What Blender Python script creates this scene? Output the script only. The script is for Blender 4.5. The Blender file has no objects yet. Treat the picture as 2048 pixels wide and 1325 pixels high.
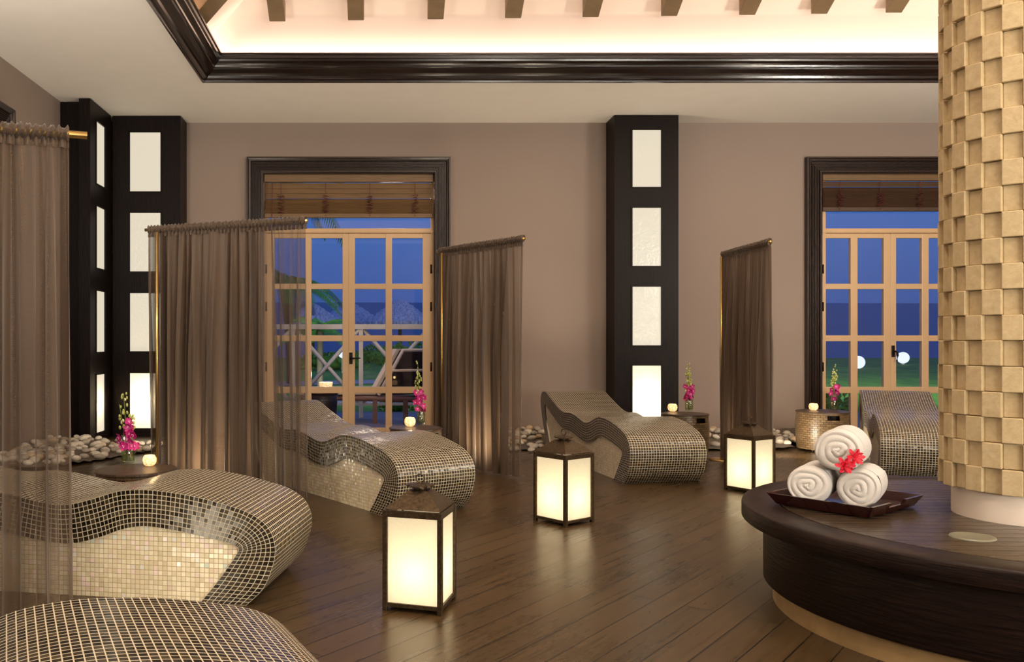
import bpy, bmesh, math, random
from mathutils import Vector, Matrix, noise as mnoise
random.seed(7)
PI = math.pi
S = bpy.context.scene
COL = S.collection
CX, HY, F, EZ = 755.0, 680.0, 1750.0, 1.2     # principal point, focal length (pixels of 2048x1325), eye height

def P(x, y, Z):
    return Vector(((x - CX) / F * Z, Z, EZ - (y - HY) / F * Z))
def PXx(x, Z): return (x - CX) / F * Z
def PZz(y, Z): return EZ - (y - HY) / F * Z

# ------------------------------------------------------------------ materials
MATS = {}
class NT:
    def __init__(s, name):
        s.m = bpy.data.materials.new(name); s.m.use_nodes = True
        s.t = s.m.node_tree; s.t.nodes.clear()
        s.out = s.t.nodes.new('ShaderNodeOutputMaterial'); MATS[name] = s.m
    def n(s, typ, ins=None, **kw):
        nd = s.t.nodes.new('ShaderNode' + typ)
        for k, v in kw.items(): setattr(nd, k, v)
        for k, v in (ins or {}).items(): s.put(nd.inputs[k], v)
        return nd
    def put(s, sock, v):
        if isinstance(v, bpy.types.NodeSocket): s.t.links.new(v, sock)
        elif isinstance(v, bpy.types.Node): s.t.links.new(v.outputs[0], sock)
        else:
            if isinstance(v, tuple) and len(v) == 3 and sock.type == 'RGBA': v = v + (1,)
            sock.default_value = v
    def math(s, op, a, b=0.0, c=0.0):
        return s.n('Math', {0: a, 1: b, 2: c}, operation=op).outputs[0]
    def mix(s, f, a, b):
        nd = s.t.nodes.new('ShaderNodeMix'); nd.data_type = 'RGBA'
        s.put(nd.inputs[0], f); s.put(nd.inputs[6], a); s.put(nd.inputs[7], b)
        return nd.outputs[2]
    def ramp(s, f, stops):
        nd = s.n('ValToRGB', {0: f}); r = nd.color_ramp
        while len(r.elements) < len(stops): r.elements.new(.5)
        for e, (p, c) in zip(r.elements, stops):
            e.position = p; e.color = c + (1,)
        return nd.outputs[0]
    def pr(s, **kw):
        m = {'color': 'Base Color', 'rough': 'Roughness', 'metal': 'Metallic', 'normal': 'Normal', 'spec': 'Specular IOR Level',
             'coat': 'Coat Weight', 'coatr': 'Coat Roughness', 'trans': 'Transmission Weight', 'alpha': 'Alpha', 'sheen': 'Sheen Weight',
             'ec': 'Emission Color', 'es': 'Emission Strength', 'ior': 'IOR', 'sss': 'Subsurface Weight'}
        nd = s.n('BsdfPrincipled', {m[k]: v for k, v in kw.items()})
        return nd
    def done(s, sh):
        s.t.links.new(sh.outputs[0] if isinstance(sh, bpy.types.Node) else sh, s.out.inputs[0]); return s.m

def sr(r, g, b):
    f = lambda c: (c / 255 / 12.92) if c / 255 <= .04045 else ((c / 255 + .055) / 1.055) ** 2.4
    return (f(r), f(g), f(b))

def plain(name, color, rough=.5, **kw):
    t = NT(name); return t.done(t.pr(color=color, rough=rough, **kw))

def noisy(name, c1, c2, scale=(4, 4, 4), rough=.5, bump=0., det=4., nscale=1., rr=None, coords='Object', **kw):
    t = NT(name)
    co = t.n('TexCoord').outputs[coords]
    mp = t.n('Mapping', {'Vector': co, 'Scale': scale})
    nz = t.n('TexNoise', {'Vector': mp, 'Scale': nscale, 'Detail': det, 'Roughness': .6})
    col = t.ramp(nz.outputs[0], [(.3, c1), (.7, c2)])
    a = dict(color=col, rough=rough, **kw)
    if rr: a['rough'] = t.n('MapRange', {0: nz.outputs[0], 3: rr[0], 4: rr[1]}).outputs[0]
    if bump: a['normal'] = t.n('Bump', {'Strength': bump, 'Distance': .01, 'Height': nz.outputs[0]}).outputs[0]
    return t.done(t.pr(**a))

def mosaic(name, tiles, grout, rough, grid=.085, tilt=.12, spec=.5, metal=0., coat=0.):
    """tiles of one unit in UV space, cream grout between them; every tile has its own tone and its own slight tilt"""
    t = NT(name)
    uv = t.n('TexCoord').outputs['UV']
    sp = t.n('SeparateXYZ', {0: uv})
    fx = t.math('FRACT', sp.outputs[0]); fy = t.math('FRACT', sp.outputs[1])
    ax = t.math('ABSOLUTE', t.math('SUBTRACT', fx, .5)); ay = t.math('ABSOLUTE', t.math('SUBTRACT', fy, .5))
    mx = t.math('MAXIMUM', ax, ay)
    g = t.n('MapRange', {0: mx, 1: .5 - grid - .03, 2: .5 - grid + .01}).outputs[0]     # 1 in the grout
    cell = t.n('VectorMath', {0: uv}, operation='FLOOR').outputs[0]
    wn = t.n('TexWhiteNoise', {'Vector': cell}, noise_dimensions='3D')
    col = t.ramp(wn.outputs[0], tiles)
    base = t.mix(g, col, grout)
    r = t.math('ADD', t.math('MULTIPLY', g, .5), rough)
    geo = t.n('NewGeometry').outputs['Normal']
    off = t.n('VectorMath', {0: t.n('VectorMath', {0: wn.outputs[1], 1: (.5, .5, .5)}, operation='SUBTRACT').outputs[0], 'Scale': tilt}, operation='SCALE').outputs[0]
    nn = t.n('VectorMath', {0: t.n('VectorMath', {0: geo, 1: off}, operation='ADD').outputs[0]}, operation='NORMALIZE').outputs[0]
    bp = t.n('Bump', {'Strength': .5, 'Distance': .002, 'Height': t.math('SUBTRACT', 1., g), 'Normal': nn}).outputs[0]
    return t.done(t.pr(color=base, rough=r, normal=bp, spec=spec, metal=t.math('MULTIPLY', t.math('SUBTRACT', 1., g), metal), coat=coat))

M = MATS
noisy('wall_paint', sr(140, 124, 113), sr(145, 129, 118), rough=.75, bump=.05, nscale=30)
noisy('ceiling_paint', sr(218, 210, 200), sr(222, 214, 204), rough=.8)
plain('vault_plaster', sr(240, 218, 202), .8)
noisy('beam_wood', sr(108, 86, 58), sr(124, 100, 70), scale=(3, 3, 12), rough=.6)
noisy('dark_wood', sr(10, 6, 5), sr(26, 16, 13), scale=(30, 30, 2.5), rough=.42, bump=.25, nscale=2, det=8, spec=.14)
noisy('crown_wood', sr(13, 7, 5), sr(30, 17, 12), scale=(3, 30, 30), rough=.22, bump=.12, nscale=2, det=6, coat=.4, coatr=.15)
noisy('casing_wood', sr(24, 15, 12), sr(48, 33, 27), scale=(24, 24, 4), rough=.3, bump=.15, nscale=2, det=6)
noisy('blind_wood', sr(96, 72, 44), sr(122, 94, 60), scale=(2, 30, 60), rough=.5, nscale=2)
noisy('blind_dark_wood', sr(60, 42, 30), sr(78, 56, 40), scale=(2, 30, 60), rough=.5, nscale=2)
plain('cord_red', sr(96, 36, 34), .8)
plain('door_paint', sr(205, 172, 132), .35)
plain('black_metal', sr(26, 20, 16), .35, metal=.6)
noisy('bronze_metal', sr(58, 46, 32), sr(92, 76, 54), rough=.4, metal=.75, nscale=18, bump=.2)
plain('gold_metal', sr(214, 182, 112), .28, metal=1.)
noisy('stone_tile', sr(180, 158, 118), sr(198, 178, 138), rough=.6, bump=.25, nscale=9, det=6)
plain('plaster_white', sr(226, 212, 196), .6)
noisy('bench_wood', sr(14, 8, 7), sr(40, 25, 19), scale=(3, 3, 40), rough=.4, bump=.5, nscale=2, det=8, spec=.2)
noisy('plinth_wood', sr(140, 112, 72), sr(170, 140, 95), scale=(3, 3, 3), rough=.4, nscale=2)
noisy('tray_wood', sr(34, 10, 10), sr(52, 16, 14), scale=(6, 6, 30), rough=.2, nscale=2, coat=.4)
noisy('towel_cloth', sr(214, 208, 200), sr(228, 223, 216), rough=.95, bump=.6, nscale=90, det=6, sheen=.4)
plain('red_petal', sr(196, 12, 44), .5)
plain('magenta_petal', sr(178, 24, 116), .5)
plain('pink_petal', sr(236, 150, 200), .5)
plain('green_bud', sr(172, 178, 92), .5)
plain('green_stem', sr(104, 124, 50), .5)
plain('white_bud', sr(220, 222, 170), .5)
noisy('pebble_pale', sr(196, 186, 168), sr(226, 218, 202), rough=.55, nscale=5)
noisy('pebble_grey', sr(150, 142, 130), sr(182, 172, 156), rough=.55, nscale=5)
noisy('pebble_tan', sr(186, 160, 128), sr(210, 188, 156), rough=.55, nscale=5)
plain('gravel_grey', sr(96, 86, 74), .9)
mosaic('dark_mosaic', [(0., sr(26, 21, 15)), (.45, sr(44, 36, 26)), (.8, sr(72, 62, 46)), (1., sr(24, 20, 15))], sr(205, 194, 168), .2, grid=.06, tilt=.08)
mosaic('white_mosaic', [(0., sr(226, 212, 176)), (.5, sr(236, 226, 196)), (.8, sr(214, 200, 166)), (.93, sr(238, 214, 206)), (1., sr(206, 220, 204))], sr(176, 158, 122), .2, grid=.05, tilt=.2)

def wicker(name, c1, c2, sc):
    t = NT(name)
    uv = t.n('TexCoord').outputs['UV']
    mp = t.n('Mapping', {'Vector': uv, 'Scale': (sc, sc, 1)})
    br = t.n('TexBrick', {'Vector': mp, 'Color1': c1, 'Color2': c2, 'Mortar': sr(26, 18, 12), 'Scale': 1., 'Mortar Size': .06, 'Mortar Smooth': .6, 'Brick Width': 1.4, 'Row Height': .7})
    bp = t.n('Bump', {'Strength': .9, 'Distance': .004, 'Height': t.math('SUBTRACT', 1., br.outputs[1])})
    return t.done(t.pr(color=br.outputs[0], rough=.38, normal=bp.outputs[0], spec=.6))
wicker('wicker_brown', sr(118, 96, 66), sr(92, 72, 48), 30)
wicker('wicker_top', sr(74, 56, 38), sr(58, 42, 28), 40)
wicker('wicker_dark', sr(60, 44, 40), sr(46, 34, 30), 16)

def planks(name, ang, width, c1, c2, line, rr, length=2.4, bump=.5, spec=.5, ms=.0035):
    t = NT(name)
    co = t.n('TexCoord').outputs['Object']
    mp = t.n('Mapping', {'Vector': co, 'Rotation': (0, 0, -ang)})
    br = t.n('TexBrick', {'Vector': mp, 'Color1': (0, 0, 0), 'Color2': (1, 1, 1), 'Mortar': (.5, .5, .5), 'Scale': 1., 'Mortar Size': ms, 'Mortar Smooth': .2, 'Brick Width': length, 'Row Height': width}, offset=.37)
    st = t.n('Mapping', {'Vector': mp, 'Scale': (1.3, 34, 1)})
    off = t.n('VectorMath', {0: st, 1: t.n('VectorMath', {0: br.outputs[0], 'Scale': 9.}, operation='SCALE').outputs[0]}, operation='ADD')
    nz = t.n('TexNoise', {'Vector': off.outputs[0], 'Scale': 1.5, 'Detail': 7., 'Roughness': .65})
    big = t.n('TexNoise', {'Vector': co, 'Scale': 1.1, 'Detail': 4., 'Roughness': .6})
    f = t.math('ADD', t.math('MULTIPLY', nz.outputs[0], .86), t.math('MULTIPLY', br.outputs[0], .14))
    col = t.ramp(t.math('ADD', t.math('MULTIPLY', f, .75), t.math('MULTIPLY', big.outputs[0], .25)), [(.3, c1), (.68, c2)])
    col = t.mix(br.outputs[1], col, line)
    r = t.n('MapRange', {0: t.math('ADD', t.math('MULTIPLY', nz.outputs[0], .5), t.math('MULTIPLY', big.outputs[0], .5)), 1: .3, 2: .7, 3: rr[0], 4: rr[1]}).outputs[0]
    h = t.math('SUBTRACT', t.math('MULTIPLY', nz.outputs[0], .25), br.outputs[1])
    bp = t.n('Bump', {'Strength': bump, 'Distance': .003, 'Height': h})
    return t.done(t.pr(color=col, rough=r, normal=bp.outputs[0], spec=spec))
planks('floor_boards', math.atan2(1, .843), .135, sr(44, 32, 17), sr(78, 59, 35), sr(18, 12, 7), (.2, .40))
planks('bench_boards', math.radians(-3), .075, sr(40, 30, 22), sr(72, 58, 42), sr(8, 5, 4), (.2, .34), length=9., bump=.5, spec=.4, ms=.0005)

def lit_glass(name, tint, emit, es):
    t = NT(name)
    co = t.n('TexCoord').outputs['Object']
    nz = t.n('TexNoise', {'Vector': co, 'Scale': 14., 'Detail': 3., 'Distortion': 1.5})
    bp = t.n('Bump', {'Strength': .35, 'Distance': .01, 'Height': nz.outputs[0]})
    tr = t.n('BsdfTranslucent', {0: tint, 'Normal': bp.outputs[0]})
    gl = t.n('BsdfGlossy', {0: (1, 1, 1), 'Roughness': .25, 'Normal': bp.outputs[0]})
    m1 = t.n('MixShader', {0: .05, 1: tr, 2: gl})
    em = t.n('Emission', {0: emit, 1: es})
    return t.done(t.n('AddShader', {0: m1, 1: em}))
lit_glass('panel_glass', sr(250, 236, 210), sr(248, 236, 210), .80)
lit_glass('lantern_glass', sr(250, 240, 216), sr(240, 226, 190), .42)

def candle_glass():
    t = NT('candle_mosaic')
    co = t.n('TexCoord').outputs['Object']
    vo = t.n('TexVoronoi', {'Vector': co, 'Scale': 60.})
    c = t.ramp(vo.outputs[0], [(.0, sr(255, 232, 180)), (.7, sr(200, 130, 60))])
    em = t.n('Emission', {0: c, 1: 1.6})
    p = t.pr(color=sr(240, 220, 180), rough=.25)
    return t.done(t.n('AddShader', {0: em, 1: p}))
candle_glass()
def emit(name, c, s):
    t = NT(name); return t.done(t.n('Emission', {0: c, 1: s}))
emit('globe_light', sr(225, 235, 255), 1.3)
emit('candle_flame', sr(255, 220, 160), 6.)
def clear(name, tint=(1, 1, 1), g=.06):
    t = NT(name)
    tr = t.n('BsdfTransparent', {0: tint}); gl = t.n('BsdfGlossy', {0: (1, 1, 1), 'Roughness': .02})
    return t.done(t.n('MixShader', {0: g, 1: tr, 2: gl}))
clear('window_glass', (.96, .97, 1.), .03)
clear('vase_glass', (.86, .9, .8), .14)
clear('vase_water', (.86, .9, .74), .05)

def sheer(name, c, op):
    t = NT(name)
    at = t.n('Attribute', attribute_name='cover')
    uv = t.n('TexCoord').outputs['UV']
    sp = t.n('SeparateXYZ', {0: uv})
    w = t.math('ADD', t.math('MULTIPLY', t.math('SINE', t.math('MULTIPLY', sp.outputs[1], 900.)), .5), .5)
    nz = t.n('TexNoise', {'Vector': t.n('Mapping', {'Vector': uv, 'Scale': (60, 3, 1)}), 'Scale': 1., 'Detail': 3.})
    col = t.mix(nz.outputs[0], c, tuple(min(1, k * 1.35) for k in c))
    di = t.n('BsdfPrincipled', {'Base Color': col, 'Roughness': .5, 'Sheen Weight': .5, 'Specular IOR Level': .4})
    tl = t.n('BsdfTranslucent', {0: tuple(min(1, k * 1.7) for k in c)})
    cl = t.n('MixShader', {0: .42, 1: di, 2: tl})
    tr = t.n('BsdfTransparent', {0: (1, 1, 1)})
    a = t.math('MINIMUM', t.math('ADD', t.math('MULTIPLY', at.outputs['Fac'], op), t.math('MULTIPLY', w, .08)), .99)
    return t.done(t.n('MixShader', {0: a, 1: tr, 2: cl}))
sheer('sheer_cloth', sr(92, 75, 59), 1.)

# outside
noisy('lawn_grass', sr(40, 92, 20), sr(92, 140, 34), scale=(1.6, .5, 1), rough=.9, nscale=1.5, det=8)
noisy('path_stone', sr(110, 104, 130), sr(140, 134, 160), rough=.8, nscale=2)
noisy('deck_stone', sr(92, 88, 104), sr(130, 124, 138), rough=.6, scale=(1, 5, 1), nscale=2)
noisy('sea_water', sr(30, 48, 110), sr(36, 56, 125), rough=.45, scale=(.02, .2, 1), nscale=1, spec=.5)
noisy('thatch', sr(130, 124, 150), sr(220, 210, 235), scale=(6, 6, 1.2), rough=.95, nscale=3, bump=1.)
plain('trunk_brown', sr(70, 56, 46), .9)
noisy('palm_green', sr(26, 84, 34), sr(70, 120, 48), rough=.6, nscale=2)
noisy('shrub_green', sr(30, 84, 40), sr(110, 160, 50), rough=.8, nscale=6)
plain('rail_white', sr(238, 228, 205), .5)
plain('cushion_cream', sr(240, 224, 200), .9)
plain('weave_black', sr(38, 24, 24), .6)
plain('lounger_frame', sr(120, 84, 74), .5)

# ------------------------------------------------------------------ mesh builder
class MB:
    def __init__(s): s.v = []; s.f = []; s.uv = []; s.sm = []; s.at = {}
    def add(s, vs, fs, uvs=None, smooth=False, mtx=None):
        b = len(s.v)
        s.v += [(mtx @ Vector(p)) if mtx is not None else Vector(p) for p in vs]
        for i, f in enumerate(fs):
            s.f.append([b + k for k in f]); s.sm.append(smooth)
            s.uv.append(uvs[i] if uvs else [(s.v[b + k].x, s.v[b + k].z) for k in f])
        return b
    def box(s, x0, x1, y0, y1, z0, z1, mtx=None):
        v = [(x, y, z) for x in (x0, x1) for y in (y0, y1) for z in (z0, z1)]
        f = [(0, 1, 3, 2), (4, 6, 7, 5), (0, 4, 5, 1), (2, 3, 7, 6), (0, 2, 6, 4), (1, 5, 7, 3)]
        s.add(v, f, mtx=mtx); return s
    def lathe(s, prof, n=32, mtx=None, smooth=True, uvs=1.):
        vs = []; fs = []; uv = []
        m = len(prof); L = [0]
        for i in range(1, m): L.append(L[-1] + math.dist(prof[i], prof[i - 1]))
        for j in range(n):
            a = 2 * PI * j / n
            vs += [(r * math.cos(a), r * math.sin(a), z) for r, z in prof]
        rm = max(r for r, z in prof)
        for j in range(n):
            k = (j + 1) % n
            for i in range(m - 1):
                fs.append((j * m + i, k * m + i, k * m + i + 1, j * m + i + 1))
                u0, u1 = 2 * PI * rm * j / n * uvs, 2 * PI * rm * (j + 1) / n * uvs
                uv.append([(u0, L[i]), (u1, L[i]), (u1, L[i + 1]), (u0, L[i + 1])])
        s.add(vs, fs, uv, smooth, mtx); return s
    def tube(s, pts, r, n=8, cap=True, smooth=True):
        pts = [Vector(p) for p in pts]; rs = r if isinstance(r, (list, tuple)) else [r] * len(pts)
        vs = []; up = Vector((0, 0, 1))
        for i, p in enumerate(pts):
            d = (pts[min(i + 1, len(pts) - 1)] - pts[max(i - 1, 0)]).normalized()
            a = d.cross(up)
            if a.length < .05: a = d.cross(Vector((1, 0, 0)))
            a.normalize(); b = a.cross(d)
            vs += [p + (a * math.cos(2 * PI * k / n) + b * math.sin(2 * PI * k / n)) * rs[i] for k in range(n)]
        fs = [(i * n + k, i * n + (k + 1) % n, (i + 1) * n + (k + 1) % n, (i + 1) * n + k) for i in range(len(pts) - 1) for k in range(n)]
        if cap:
            fs += [tuple(range(n - 1, -1, -1)), tuple((len(pts) - 1) * n + k for k in range(n))]
        s.add(vs, fs, None, smooth); return s
    def grid(s, fn, nu, nv, uvf=None, smooth=True, closed=False):
        vs = [fn(i / nu, j / nv) for i in range(nu + (0 if closed else 1)) for j in range(nv + 1)]
        m = nv + 1; N = nu if closed else nu + 1
        fs = []; uv = []
        for i in range(nu):
            i2 = (i + 1) % N if closed else i + 1
            for j in range(nv):
                fs.append((i * m + j, i2 * m + j, i2 * m + j + 1, i * m + j + 1))
                q = [(i / nu, j / nv), ((i + 1) / nu, j / nv), ((i + 1) / nu, (j + 1) / nv), (i / nu, (j + 1) / nv)]
                uv.append([uvf(*c) for c in q] if uvf else q)
        s.add(vs, fs, uv, smooth); return s
    def ico(s, c, r, sub=1, sc=(1, 1, 1), mtx=None):
        bm = bmesh.new(); bmesh.ops.create_icosphere(bm, subdivisions=sub, radius=1.)
        vs = [Vector((v.co.x * r * sc[0], v.co.y * r * sc[1], v.co.z * r * sc[2])) for v in bm.verts]
        if mtx is not None: vs = [mtx @ v for v in vs]
        vs = [v + Vector(c) for v in vs]
        fs = [[v.index for v in f.verts] for f in bm.faces]; bm.free()
        s.add(vs, fs, None, True); return s
    def obj(s, name, mat, parent=None, bevel=0., fixn=False):
        me = bpy.data.meshes.new(name)
        me.from_pydata([tuple(v) for v in s.v], [], s.f)
        ul = me.uv_layers.new(name='UVMap'); k = 0
        for f in s.uv:
            for c in f: ul.data[k].uv = c; k += 1
        me.polygons.foreach_set('use_smooth', s.sm)
        me.materials.append(M[mat]); me.update()
        if fixn:
            bm = bmesh.new(); bm.from_mesh(me); bmesh.ops.recalc_face_normals(bm, faces=bm.faces); bm.to_mesh(me); bm.free()
        o = bpy.data.objects.new(name, me); COL.objects.link(o)
        if parent is not None: o.parent = parent
        if bevel:
            b = o.modifiers.new('bevel', 'BEVEL'); b.width = bevel; b.segments = 2; b.limit_method = 'ANGLE'
        return o

def tag(o, label, cat, group=None, kind=None):
    if label: o['label'] = label
    if cat: o['category'] = cat
    if group: o['group'] = group
    if kind: o['kind'] = kind
    return o
def struct(o): o['kind'] = 'structure'; return o
def empty(name, loc=(0, 0, 0), rz=0.):
    o = bpy.data.objects.new(name, None); COL.objects.link(o); o.empty_display_size = .1
    o.location = loc; o.rotation_euler = (0, 0, rz); return o
def thing(name, label, cat, loc=(0, 0, 0), rz=0., group=None):
    return tag(empty(name, loc, rz), label, cat, group)
def copy_tree(o, parent=None):
    c = o.copy(); COL.objects.link(c); c.parent = parent
    for ch in list(o.children): copy_tree(ch, c)
    return c

def sweep(path, closed, prof, mp, name, mat, parent=None, hollow=False):
    """profile points (o, d): o = distance to the left of the path in its plane, d = depth; mitred at corners"""
    n = len(path); mb = MB(); rings = []
    for i in range(n):
        p = Vector(path[i])
        def dirn(a, b):
            d = (Vector(path[b % n]) - Vector(path[a % n])).normalized(); return Vector((-d.y, d.x))
        if closed or 0 < i < n - 1:
            n1, n2 = dirn(i - 1, i), dirn(i, i + 1)
            m = (n1 + n2) / (1 + n1.dot(n2))
        elif i == 0: m = dirn(0, 1)
        else: m = dirn(i - 1, i)
        rings.append([mp(*(p + m * o), d) for o, d in prof])
    m = len(prof)
    vs = [v for r in rings for v in r]
    segs = n if closed else n - 1
    fs = [(i * m + k, ((i + 1) % n) * m + k, ((i + 1) % n) * m + (k + 1) % m, i * m + (k + 1) % m) for i in range(segs) for k in range(m)]
    if not closed: fs += [tuple(range(m)), tuple((n - 1) * m + k for k in range(m - 1, -1, -1))]
    mb.add(vs, fs)
    return mb.obj(name, mat, parent, fixn=True)

# ------------------------------------------------------------------ room shell
D = 11.2; CZ = 3.98; XL = -3.7; XR = 9.6; YB = -2.6
WL = (PXx(527, D), PXx(868, D)); WR = (PXx(1641, D), PXx(1917, D)); WT = PZz(348, D)
mb = MB(); mb.box(XL - .25, XR + .25, YB - .25, D + .3, -.12, 0)
struct(mb.obj('floor', 'floor_boards'))
mb = MB()
for a, b in ((XL - .25, WL[0]), (WL[1], WR[0]), (WR[1], XR + .25)): mb.box(a, b, D, D + .3, 0, CZ)
for a, b in (WL, WR): mb.box(a, b, D, D + .3, WT, CZ)
struct(mb.obj('wall_back', 'wall_paint'))
struct(MB().box(XL - .25, XL, YB, D, 0, CZ).obj('wall_left', 'wall_paint'))
struct(MB().box(XR, XR + .25, YB, D, 0, CZ).obj('wall_right', 'wall_paint'))
struct(MB().box(XL - .25, XR + .25, YB - .25, YB, 0, CZ).obj('wall_front', 'wall_paint'))
# flat ceiling with the tray opening, a hidden cove shelf and the hipped vault above it
OX0, OX1, OY0, OY1 = -1.89, 8.4, -1.6, 9.41
mb = MB(); t_ = .04
mb.box(XL - .25, OX0, YB - .25, D + .3, CZ, CZ + t_); mb.box(OX1, XR + .25, YB - .25, D + .3, CZ, CZ + t_)
mb.box(OX0, OX1, OY1, D + .3, CZ, CZ + t_); mb.box(OX0, OX1, YB - .25, OY0, CZ, CZ + t_)
struct(mb.obj('ceiling', 'ceiling_paint'))
g = .35; vz = 4.16; sl = .55
bx0, bx1, by0, by1 = OX0 - g, OX1 + g, OY0 - g, OY1 + g
hh = (bx1 - bx0) / 2 if (bx1 - bx0) < (by1 - by0) else (by1 - by0) / 2
rz_ = vz + hh * sl
mx_, my_ = (bx0 + bx1) / 2, (by0 + by1) / 2
mb = MB()
r0 = (mx_, by0 + hh, rz_); r1 = (mx_, by1 - hh, rz_)
c = [(bx0, by0, vz), (bx1, by0, vz), (bx1, by1, vz), (bx0, by1, vz)]
mb.add(c + [r0, r1], [(0, 1, 4), (2, 3, 5), (1, 2, 5, 4), (3, 0, 4, 5)])
# upright from the back of the cove shelf
cz = [(x, y, CZ + t_) for x, y, z in c]
mb.add(c + cz, [(0, 1, 5, 4), (1, 2, 6, 5), (2, 3, 7, 6), (3, 0, 4, 7)])
v_ = mb.obj('ceiling_2', 'vault_plaster'); struct(v_)
# crown: climbs from the flat ceiling up into the opening
pr = [(0, -.005), (.012, -.02), (.03, -.02), (.034, .0), (.05, .006), (.075, .012), (.085, .035), (.12, .05), (.15, .085), (.158, .10), (.172, .104),
      (.178, .12), (.2, .13), (.222, .15), (.228, .17), (.245, .172), (.25, .20), (.262, .205), (.262, .225), (.0, .225)]
path = [(OX0, OY0), (OX1, OY0), (OX1, OY1), (OX0, OY1)]
struct(sweep(path, True, pr, lambda a, b, d: Vector((a, b, CZ + d)), 'trim_1', 'crown_wood'))
# window casings: fluted profile, mitred at the head
def casing_prof(w=.205):
    p = [(0, 0), (0, .05), (.015, .06), (.03, .06)]
    k = 6
    for i in range(k):
        a = .035 + i * .02
        p += [(a, .05), (a + .006, .036), (a + .013, .036), (a + .017, .05)]
    p += [(.158, .062), (.172, .066), (.186, .08), (w, .08), (w, 0)]
    return p
for i, (a, b) in enumerate((WL, WR)):
    struct(sweep([(b, 0), (b, WT), (a, WT), (a, 0)], False, [(-o, d) for o, d in casing_prof()], lambda x, z, d: Vector((x, D - d, z)), f'trim_{i+2}', 'casing_wood'))
# the frame of the doorway on the left wall, its far edge just in the picture
struct(sweep([(8.55, 0), (8.55, 3.29), (7.0, 3.29), (7.0, 0)], False, [(-o, d) for o, d in casing_prof()], lambda y, z, d: Vector((XL + d, y, z)), 'trim_4', 'casing_wood'))

# vault beams
BW = .165; LAB = ['second', 'third', 'fourth', 'fifth', 'sixth', 'seventh', 'eighth', 'ninth']
bxs = [555, 712, 871, 1026, 1181, 1338, 1494, 1638, 1787]
def vault_z(y): return vz + (by1 - y) * sl
for i, px in enumerate(bxs):
    Z = 8.88 - (i - 4) * .012
    X = PXx(px, Z)
    top = 5.2 + .2
    yA, yB = Z, 4.6
    mb = MB()
    q = [(yA, vault_z(yA) - .17), (yB, vault_z(yB) - .17), (yB, vault_z(yB) + .02), (yA, vault_z(yA) + .02)]
    vs = [(X - BW / 2, y, z) for y, z in q] + [(X + BW / 2, y, z) for y, z in q]
    mb.add(vs, [(0, 1, 2, 3), (7, 6, 5, 4), (0, 4, 5, 1), (3, 2, 6, 7), (0, 3, 7, 4), (1, 5, 6, 2)])
    nm = ['first', 'second', 'third', 'fourth', 'fifth', 'sixth', 'seventh', 'eighth', 'ninth'][i]
    tag(mb.obj('vault_beam', 'beam_wood', bevel=.006), f'{nm} straight brown vault beam counted from the hip corner beside the dark crown', 'beam', 'brown beams under the lit vault')
# hip beam
def hip(t): return Vector((bx0 + t, by1 - t, vz + t * sl))
mb = MB(); a = Vector((-1.728, 8.4, 4.44)); b = a + Vector((2.9, -2.9, 2.9 * sl)); dr = (b - a).normalized(); sd = dr.cross(Vector((0, 0, 1))).normalized() * .09; dn = Vector((0, 0, -.2))
vs = [a - sd, a + sd, b + sd, b - sd, a - sd + dn, a + sd + dn, b + sd + dn, b - sd + dn]
mb.add(vs, [(0, 1, 2, 3), (4, 7, 6, 5), (0, 4, 5, 1), (1, 5, 6, 2), (2, 6, 7, 3), (3, 7, 4, 0)])
tag(mb.obj('hip_beam', 'beam_wood', bevel=.006), 'slanting brown hip beam rising from the corner of the crown moulding', 'beam', 'brown beams under the lit vault')

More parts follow.
